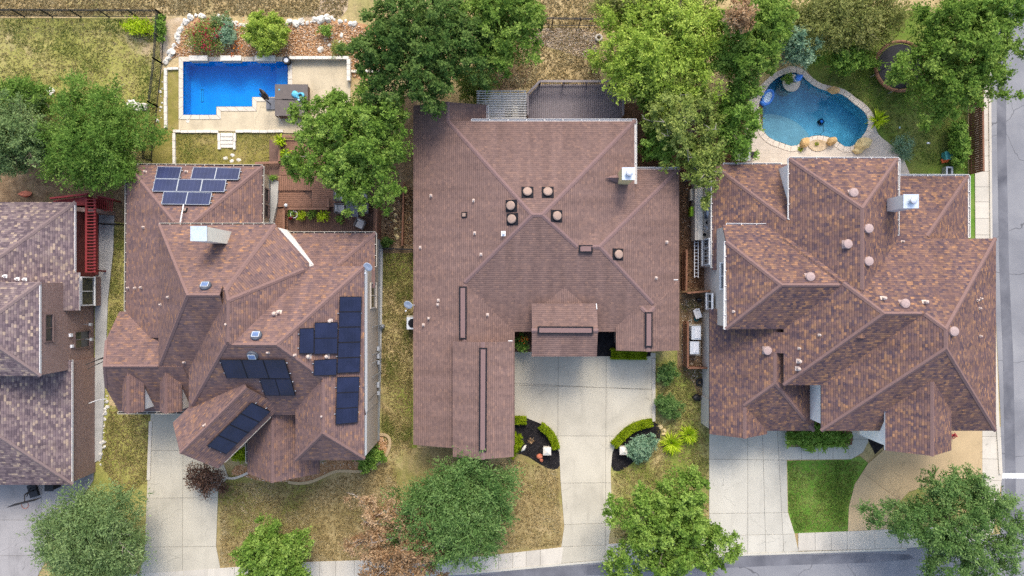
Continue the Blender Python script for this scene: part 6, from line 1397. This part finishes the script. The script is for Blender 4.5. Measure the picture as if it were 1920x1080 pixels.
part(fl, 'ring', torus(x + .1, y - .05, .94, .20, .085, 20, 7, 1.1, .8, .3), 'vinyl_aqua', smooth=True); part(fl, 'folded_sheet', blob(x - .28, y + .1, .86, .42, .5, .12, .4, 2, 5, .5), 'vinyl_aqua', smooth=True); part(fl, 'folded_tail', blob(x + .12, y - .28, .86, .5, .3, .12, .4, 2, 6), 'vinyl_pale', smooth=True)
cu = thing('cantilever_umbrella', 'closed dark cantilever umbrella on a square black base', 'umbrella', W(508, 195, .08)); x, y = W2(507, 195, .2)
part(cu, 'base', bpx(499, 183, 515.5, 205, .08, .20), 'table_slate'); part(cu, 'mast', tube([(x, y, .2), tuple(W(497, 187, 1.7)), tuple(W(486, 176, 2.6))], .035, 8), 'vent_black')
part(cu, 'folded_canopy', tube([tuple(W(487, 167, 2.6)), tuple(W(492, 173, 2.3)), tuple(W(498, 181, 1.7)), tuple(W(503, 186, 1.2))], [.05, .16, .2, .06], 9), 'canopy_brown')
part(cu, 'ribs', merge(*[tube([tuple(W(487, 167 + i, 2.65)), tuple(W(495 + i * 1.5, 174 + i * 2, 2.1)), tuple(W(501, 184, 1.5))], .022, 5) for i in range(4)]), 'vent_black')
solo('pool_handrail', 'thin pale pole lying at the hot tub corner', 'pole', tube([W(521, 216, .9), W(526, 225, .4), W(531, 234, .12)], .022, 6), 'aluminium')
solo('skimmer_lid', 'round skimmer lid on the lower left pool deck', 'lid', lathe(*W2(352, 227, .1), [(.13, .08), (.13, .10), (.09, .105), (.085, .09)], 18), 'limestone')

# ================================================================ ROOF DISHES, AC UNITS AND SERVICE THINGS
def dish(label, px, py, z, foot, tilt=(-.25, .75)):
    x, y, _ = W(px, py, z); t = thing('satellite_dish', label, 'dish', (x, y, z)); n = Vector((tilt[0], -tilt[1], .75)).normalized(); u, v = frame3(n)
    part(t, 'reflector', orient(lathe(0, 0, [(.02, -.05), (.2, -.03), (.36, .03), (.37, .035), (.36, .045), (.2, -.012), (.02, -.03)], 22, .8, 1.0), Vector((x, y, z)), u, v, n), 'dish_grey', smooth=True)
    part(t, 'mast', tube([foot, (foot[0], foot[1], z - .2), (x + (foot[0] - x) * .2, y + (foot[1] - y) * .2, z - .08)], .025, 6), 'metal_grey')
    c = Vector((x, y, z)); part(t, 'feed_arm', tube([tuple(c - v * .36), tuple(c - v * .2 + n * .42)], .016, 5), 'metal_grey'); part(t, 'receiver', blob(*(c - v * .2 + n * .42)[:], .12, .12, .12, .1, 1, 2), 'dish_grey')
dish('grey satellite dish on the side corner of the solar house', 690, 500, 5.9, (W2(697, 500, 5.2)[0] - .1, W2(697, 500, 5.2)[1], 4.6)); dish('grey satellite dish on the left eave of the plain house', 765.5, 571, 3.5, (W2(778, 572, 3)[0], W2(778, 572, 3)[1], 2.9))
simple('ac_grey', (0.30, 0.315, 0.33), 0.5, 0.1)
def ac(label, px, py, sx, sy, h, z=.1, pad=None):
    x, y = W2(px, py, h + z); t = thing('air_conditioner', label, 'air conditioner', (x, y, 0)); k = H / FPX
    part(t, 'pad', pad if pad else box(x, y, 0, sx + .25, sy + .2, z), 'concrete_walk'); part(t, 'casing', box(x, y, z, sx, sy, h), 'ac_grey'); part(t, 'top_panel', box(x, y, z + h + .001, sx + .03, sy + .03, .05), 'dish_grey')
    if sx > .75: part(t, 'fan_grille', lathe(x, y, [(min(sx, sy) * .40, z + h + .05), (min(sx, sy) * .40, z + h + .07), (min(sx, sy) * .30, z + h + .075), (.06, z + h + .08)], 18), 'vent_black')
    else: part(t, 'lid_ridge', box(x + .08, y, z + h + .052, sx * .6, sy * .8, .04), 'plastic_white')
    vf = [box(x - sx / 2 - .012, y, z + .1 + i * .09, .02, sy * .9, .03) for i in range(int((h - .2) / .09))]; part(t, 'louvres', merge(*vf), 'metal_grey')
ac('grey air conditioner on the upper pale pad between the houses', 1305, 624, .62, .92, .85, pad=bpx(1285, 608, 1315, 636, 0, .1)); ac('grey air conditioner on the lower pale pad between the houses', 1302, 652, .60, .85, .85, pad=bpx(1284, 640, 1314, 667, 0, .1))
ac('white air conditioner half under the left eave of the plain house', 774, 606, .8, .8, .8)
kt = thing('outdoor_kitchen', 'tan outdoor kitchen counter along the speckled house side', 'counter', W(1316, 390, 0))
part(kt, 'wall', ppx([(1303, 340), (1317, 340), (1317, 450), (1303, 450)], 0, 1.05), 'stucco_taupe'); part(kt, 'bar_top', bpx(1308, 338, 1317.5, 450, 1.051, 1.12), 'limestone'); part(kt, 'counter_top', bpx(1317.6, 342, 1331, 450, .85, .92), 'coping_stone'); part(kt, 'counter_base', bpx(1318, 343, 1331, 449, 0, .845), 'stucco_taupe')
gl = thing('gas_grill', 'steel gas grill set on the outdoor kitchen counter', 'grill', W(1327, 398, .92)); x, y = W2(1328, 398, 1.1); part(gl, 'hood', blob(x, y, .93, .42, .8, .36, .02, 2, 1, flat=.2), 'aluminium', smooth=True); part(gl, 'firebox', box(x, y, .921, .45, .85, .08), 'metal_slate'); part(gl, 'handle', beam((x - .24, y - .3, 1.08), (x - .24, y + .3, 1.08), .03, .03), 'metal_grey')
for i, (px, py, s, lb) in enumerate(((1326, 417, .24, 'round dark pot beside the grill'), (1321, 440, .2, 'dark pot at the lower counter end'), (1329, 441, .18, 'small dark pot at the counter corner'))):
    x, y = W2(px, py, 1); solo('cooking_pot', lb, 'pot', lathe(x, y, [(s * .4, .921), (s * .5, 1.0), (s * .52, 1.07), (s * .44, 1.07), (s * .40, .97)], 14), 'plastic_black', 'pots on the outdoor kitchen')
solo('wire_basket', 'tangled grey wire basket on the counter', 'basket', merge(*[torus(*W2(1322, 428, 1), .95 + i * .05, .14 + .02 * i, .012, 12, 5, rot=i) for i in range(3)]), 'aluminium')
bn = thing('storage_bin', 'lime green bin against the outdoor kitchen wall', 'bin', W(1298, 395, 0)); x, y = W2(1299, 396, .7); part(bn, 'tub', box(x, y, 0, .26, .62, .62), 'plastic_lime'); part(bn, 'lid', box(x, y, .621, .30, .66, .05), 'plastic_lime')
bn = thing('storage_box', 'tan box against the outdoor kitchen wall above the lime bin', 'box', W(1299, 365, 0)); x, y = W2(1299, 365, .6); part(bn, 'crate', box(x, y, 0, .3, .75, .6), 'coping_stone'); part(bn, 'lid', box(x, y, .601, .34, .8, .04), 'coping_stone')
ld = thing('ladder', 'white aluminium ladder lying along the speckled house wall', 'ladder', W(1305, 485, .1))
for x in (1302, 1309): part(ld, 'side_rail', beam(W(x, 452, .45), W(x, 521, .45), .05, .09), 'plastic_white')
for i in range(11): y = 455 + i * 6.3; part(ld, 'rung', beam(W(1302, y, .45), W(1309, y, .45), .05, .05), 'aluminium')
cans = ((1307, 583, .36, 'plastic_white', 'white water jug by the brown cross fence'), (1311, 562, .32, 'plastic_black', 'black bucket under the side window'))
for px, py, s, mt, lb in cans:
    x, y = W2(px, py, .4); t = thing('bucket', lb, 'bucket', (x, y, 0)); part(t, 'tub', lathe(x, y, [(s * .4, 0), (s * .5, .38), (s * .54, .39), (s * .5, .42), (s * .44, .42), (s * .40, .3)], 14), mt); part(t, 'handle', tube([(x - s * .5, y, .4), (x, y + .05, .52), (x + s * .5, y, .4)], .012, 5), 'metal_grey')
cl = thing('cooler_box', 'white cooler box tipped beside the air conditioner pads', 'cooler', W(1309, 590, 0)); x, y = W2(1308, 588, .4); part(cl, 'body', box(x, y, .02, .42, .62, .36, .35), 'plastic_white'); part(cl, 'lid', box(x, y, .381, .46, .66, .07, .35), 'plastic_white')
hs = solo('garden_hose', 'teal coiled hose below the white cooler box', 'hose', merge(*[torus(*W2(1306, 598, .1), .06 + i * .05, .16 - .02 * i, .025, 18, 5, rot=i) for i in range(3)]), 'plastic_teal')
solo('plastic_chair', 'overturned white frame by the upper pad', 'frame', merge(beam(W(1291, 602, .1), W(1297, 598, .1), .05, .05), beam(W(1297, 598, .1), W(1296, 606, .1), .05, .05), beam(W(1296, 606, .1), W(1289, 607, .1), .05, .05), beam(W(1289, 607, .1), W(1291, 602, .1), .05, .05)), 'gutter_cream')
solo('car_tyre', 'old tyre leaning in the gravel by the speckled house', 'tyre', torus(*W2(1312, 717, .1), .11, .20, .085, 22, 8), 'plastic_black'); bg_ = solo('rubbish_bag', 'black rubbish bag on the gravel below the tyre', 'bag', merge(blob(*W2(1308, 746, .2), 0, .6, .5, .42, .35, 2, 8), tube([W(1309, 745, .38), W(1310, 744, .5)], [.06, .03], 6)), 'plastic_black')
solo('small_planter_ring', 'dark tyre ring planter at the right end of the middle iron fence', 'ring', torus(*W2(1123, 70, .2), .15, .20, .08, 22, 8), 'coping_stone')
gt = thing('garden_table', 'grey patio table under the dense tree left of the kidney pool', 'table', W(1392, 290, .09)); x, y = W2(1391, 288, .8); part(gt, 'table_top', box(x, y, .78, 1.2, 1.0, .05), 'ac_grey')
for sx in (-.5, .5):
    for sy in (-.4, .4): part(gt, 'leg', box(x + sx, y + sy, .09, .06, .06, .69), 'metal_grey')
ch2 = thing('garden_chair', 'black chair tucked at the grey patio table', 'chair', W(1410, 290, .09)); x, y = W2(1410, 290, .5); part(ch2, 'seat', box(x, y, .45, .42, .42, .05), 'plastic_black'); part(ch2, 'backrest', box(x + .2, y, .5, .05, .42, .42), 'plastic_black')
for sx in (-.17, .17):
    for sy in (-.17, .17): part(ch2, 'leg', box(x + sx, y + sy, .09, .04, .04, .36), 'plastic_black')
# meters and conduits on the tan brick side wall
ut = thing('utility_meters', 'grey meter boxes and conduits on the tan brick side wall', 'meter', W(712, 660, 0)); X = -9.30
for py, s in ((654, .3), (668, .34), (680, .28), (722, .36), (738, .26)): 
    q = wall_x(X, 706, py); part(ut, 'meter_box', box(X + .09, q[1], 1.1, .18, s, s * 1.3), 'ac_grey')
for py in (610, 660, 675, 700): q = wall_x(X, 708, py); part(ut, 'conduit', tube([(X + .05, q[1], .1), (X + .05, q[1], 3.2)], .03, 6), 'metal_grey')
part(ut, 'cable', tube([(X + .04, wall_x(X, 706, 735)[1], 2.0), (X + .04, wall_x(X, 690, 752)[1], 4.4)], .015, 5), 'plastic_black')
q = W2(717, 612, .5); part(ut, 'gas_meter', merge(blob(q[0], q[1], .3, .3, .35, .4, .1, 2, 3), tube([(q[0], q[1], 0), (q[0], q[1], .5), (q[0] - .4, q[1] + .1, .5)], .03, 6)), 'metal_grey')
# wires and lamp arms on the left brick wall
for py, z, lb in ((608, 1.3, 'thin grey lamp arm on the left brick wall, upper of two'), (636, 1.2, 'thin grey lamp arm on the left brick wall, lower of two')):
    X0 = W2(75, 600, 5.8)[0] - .04; y = (540 - py) * (H - z) / FPX; t = thing('lamp_arm', lb, 'lamp', (X0, y, 0)); part(t, 'arm', tube([(X0, y, z), (X0 + .55, y, z + .1)], .025, 6), 'metal_grey'); part(t, 'lamp_head', box(X0 + .6, y, z, .14, .2, .22), 'ac_grey')
solo('cable_bundle', 'black and white cables bridging the left path to the solar house', 'cable', merge(tube([W(160, 684, 2.2), W(175, 678, 1.9), W(198, 668, 2.6)], .03, 5), tube([W(170, 680, 2.0), W(185, 674, 1.7), W(198, 671, 2.5)], .03, 5), tube([W(164, 692, 2), W(180, 684, 1.7), W(198, 676, 2.4)], .03, 5)), 'plastic_black')
solo('overhead_cable', 'thin pale cable from the left brick wall to the solar house', 'cable', tube([W(167, 756, 1.4), W(183, 750, 1.5), W(199, 748, 2.9)], .03, 5), 'pipe_white')
# ================================================================ LEFT HOUSE: RED PORCH, HOOP, BIN
rp_ = thing('red_porch', 'dark red timber porch and pergola behind the left house', 'porch', W(160, 430, 0)); Xw = xe0 - .35
part(rp_, 'porch_floor', ppx([(140, 385), (183, 385), (183, 515), (140, 515)], .0, .25), 'red_floor')
for px in (163, 179): part(rp_, 'beam', beam(W(px, 372, 2.3), W(px, 511, 2.3), .14, .2), 'red_paint')
for i in range(24): y = 374 + i * 5.9; part(rp_, 'slat', beam(W(163, y, 2.45), W(180, y, 2.45), .06, .09), 'red_paint')
for y in (376, 507): part(rp_, 'post', box(*W2(164, y, 2.2), 0, .12, .12, 2.2), 'red_paint')
part(rp_, 'end_beam', beam(W(95, 372, 2.6), W(165, 364, 2.5), .12, .22), 'red_paint'); part(rp_, 'end_wall', ppx([(100, 376), (163, 368), (163, 385), (100, 385)], 0, 2.2), 'red_paint'); part(rp_, 'brick_strip', ppx([(141, 388), (181, 391), (181, 398), (141, 396)], 0, 2.31), 'brick_world_brown')
lt = thing('trellis', 'dark red slatted lean-to frame above the left path', 'trellis', W(198, 378, 0))
for i in range(8): part(lt, 'slat', beam(W(184 + i * 3.9, 370 + i * .6, 1.7), W(186 + i * 3.4, 396, 1.5), .05, .06), 'red_paint')
part(lt, 'top_beam', beam(W(182, 368, 1.75), W(215, 374, 1.75), .1, .12), 'red_paint')
for px, py in ((184, 370), (200, 373)): part(lt, 'post', box(*W2(px, py, 1.7), 0, .1, .1, 1.7), 'red_paint')
solo('red_tarp', 'small red and white tarp lying under the grey juniper', 'tarp', blob(*W2(44, 364, .2), 0, .9, .45, .2, .4, 2, 4, .1), 'terracotta'); 
sr = thing('shed_roof', 'pale corrugated lean-to roof at the left edge', 'shed', W(0, 400, 0)); part(sr, 'roof_panel', ppx([(-40, 382), (14, 385), (-4, 425), (-40, 425)], 2.2, 2.3), 'limestone')
for i in range(5): part(sr, 'rib', beam(W(-36 + i * 11, 383, 2.33), W(-38 + i * 8, 424, 2.33), .04, .05), 'gutter_white')
for px, py in ((-30, 390), (6, 390)): part(sr, 'post', box(*W2(px, py, 2.2), 0, .1, .1, 2.2), 'deck_wood_dark')
bh = thing('basketball_hoop', 'black portable basketball hoop on the left driveway', 'basketball hoop', W(62, 918, 0)); x, y = W2(62, 920, .2)
part(bh, 'base', box(x, y, .06, .6, .9, .22, .3), 'plastic_black'); part(bh, 'pole', tube([(x, y, .2), tuple(W(55, 922, 1.6)), tuple(W(46, 928, 2.5))], .05, 8), 'iron_black'); part(bh, 'brace', tube([(x - .15, y + .2, .25), tuple(W(50, 931, 2.2))], .03, 6), 'iron_black')
part(bh, 'backboard', beam(W(21, 948, 2.9), W(70, 936, 2.9), .05, .75), 'plastic_black'); part(bh, 'rim', torus(*W2(47, 947, 2.65), 2.65, .23, .018, 20, 6), 'plastic_orange'); part(bh, 'arm', tube([tuple(W(46, 928, 2.5)), tuple(W(46, 941, 2.9))], .035, 6), 'iron_black')
tr_ = thing('wheelie_bin', 'black wheelie bin under the left garage eave', 'bin', W(92, 912, 0)); x, y = W2(92, 911, .9); part(tr_, 'body', box(x, y, .06, .55, .6, .8), 'plastic_black'); part(tr_, 'lid', box(x, y - .03, .861, .6, .68, .07), 'plastic_black'); part(tr_, 'handle', beam((x - .22, y + .36, .85), (x + .22, y + .36, .85), .04, .04), 'plastic_black')
for sx in (-.22, .22): part(tr_, 'wheel', tube([(x + sx - .03, y + .28, .1), (x + sx + .03, y + .28, .1)], .1, 12), 'plastic_black')
# ================================================================ FRONT BED FEATURES
def pillar(label, px, py):
    x, y = W2(px, py, .8); t = thing('stone_pillar', label, 'pillar', (x, y, 0)); part(t, 'column', box(x, y, 0, .46, .46, .62), 'limestone'); part(t, 'cap_slab', box(x, y, .621, .56, .56, .07), 'coping_stone')
    V = [(x - .27, y - .27, .692), (x + .27, y - .27, .692), (x + .27, y + .27, .692), (x - .27, y + .27, .692), (x, y, .84)]; part(t, 'pyramid_top', (V, [(0, 1, 4), (1, 2, 4), (2, 3, 4), (3, 0, 4), (3, 2, 1, 0)]), 'limestone')
pillar('square stone pillar with pyramid cap in the left black bed', 1026, 847); pillar('square stone pillar with pyramid cap in the right black bed', 1170, 846)
x, y = W2(1012, 857, .3); up = thing('clay_urn', 'terracotta urn tipped over in the left black bed', 'urn', (x, y, 0)); part(up, 'body', blob(x, y, 0, .48, .40, .36, .06, 2, 2), 'terracotta', smooth=True); part(up, 'neck', tube([(x + .08, y - .16, .16), (x + .13, y - .27, .16)], [.11, .12], 10), 'terracotta'); part(up, 'lip', torus(x + .13, y - .28, .16, .09, .025, 12, 5), 'terracotta')
solo('garden_rock', 'pale pointed rock in the left black bed', 'rock', blob(*W2(982, 841, .1), 0, .22, .58, .2, .25, 2, 9, -.6), 'white_rock'); rockline('tan rocks edging the right end of the black bed', [(1236, 796), (1242, 806), (1246, 816)], 5, .25, .4, 'sandstone_pale', seed=12)
spiky('dry_grass_tuft', 'withered pale tuft in the middle of the left black bed', (996, 826), 8, 'leaf_rust', 50, .3, .015, 11)
solo('door_mat', 'small dark patterned mat on the porch of the speckled house', 'mat', ppx([(1601, 799), (1605, 799), (1605, 808), (1601, 808)], .1, .125), 'deck_wood_dark')
S('flowering_shrub', 'small red flowers at the tan drive corner of the speckled house', 'flowers', (1788, 816), (6, 5), .5, .05, 'petal_red', (.08, .06), 500, seed=70, clump=.15, twig=.1, trunk=.01)
solo('litter_paper', 'white scrap of paper on the right back lawn', 'litter', blob(*W2(1741, 268, .02), .012, .3, .14, .04, .4, 1, 2), 'plastic_white'); solo('toy_scrap', 'pale blue toy scrap on the green back lawn', 'toy', blob(*W2(1687, 239, .02), .012, .12, .2, .05, .3, 1, 3), 'vinyl_pale')
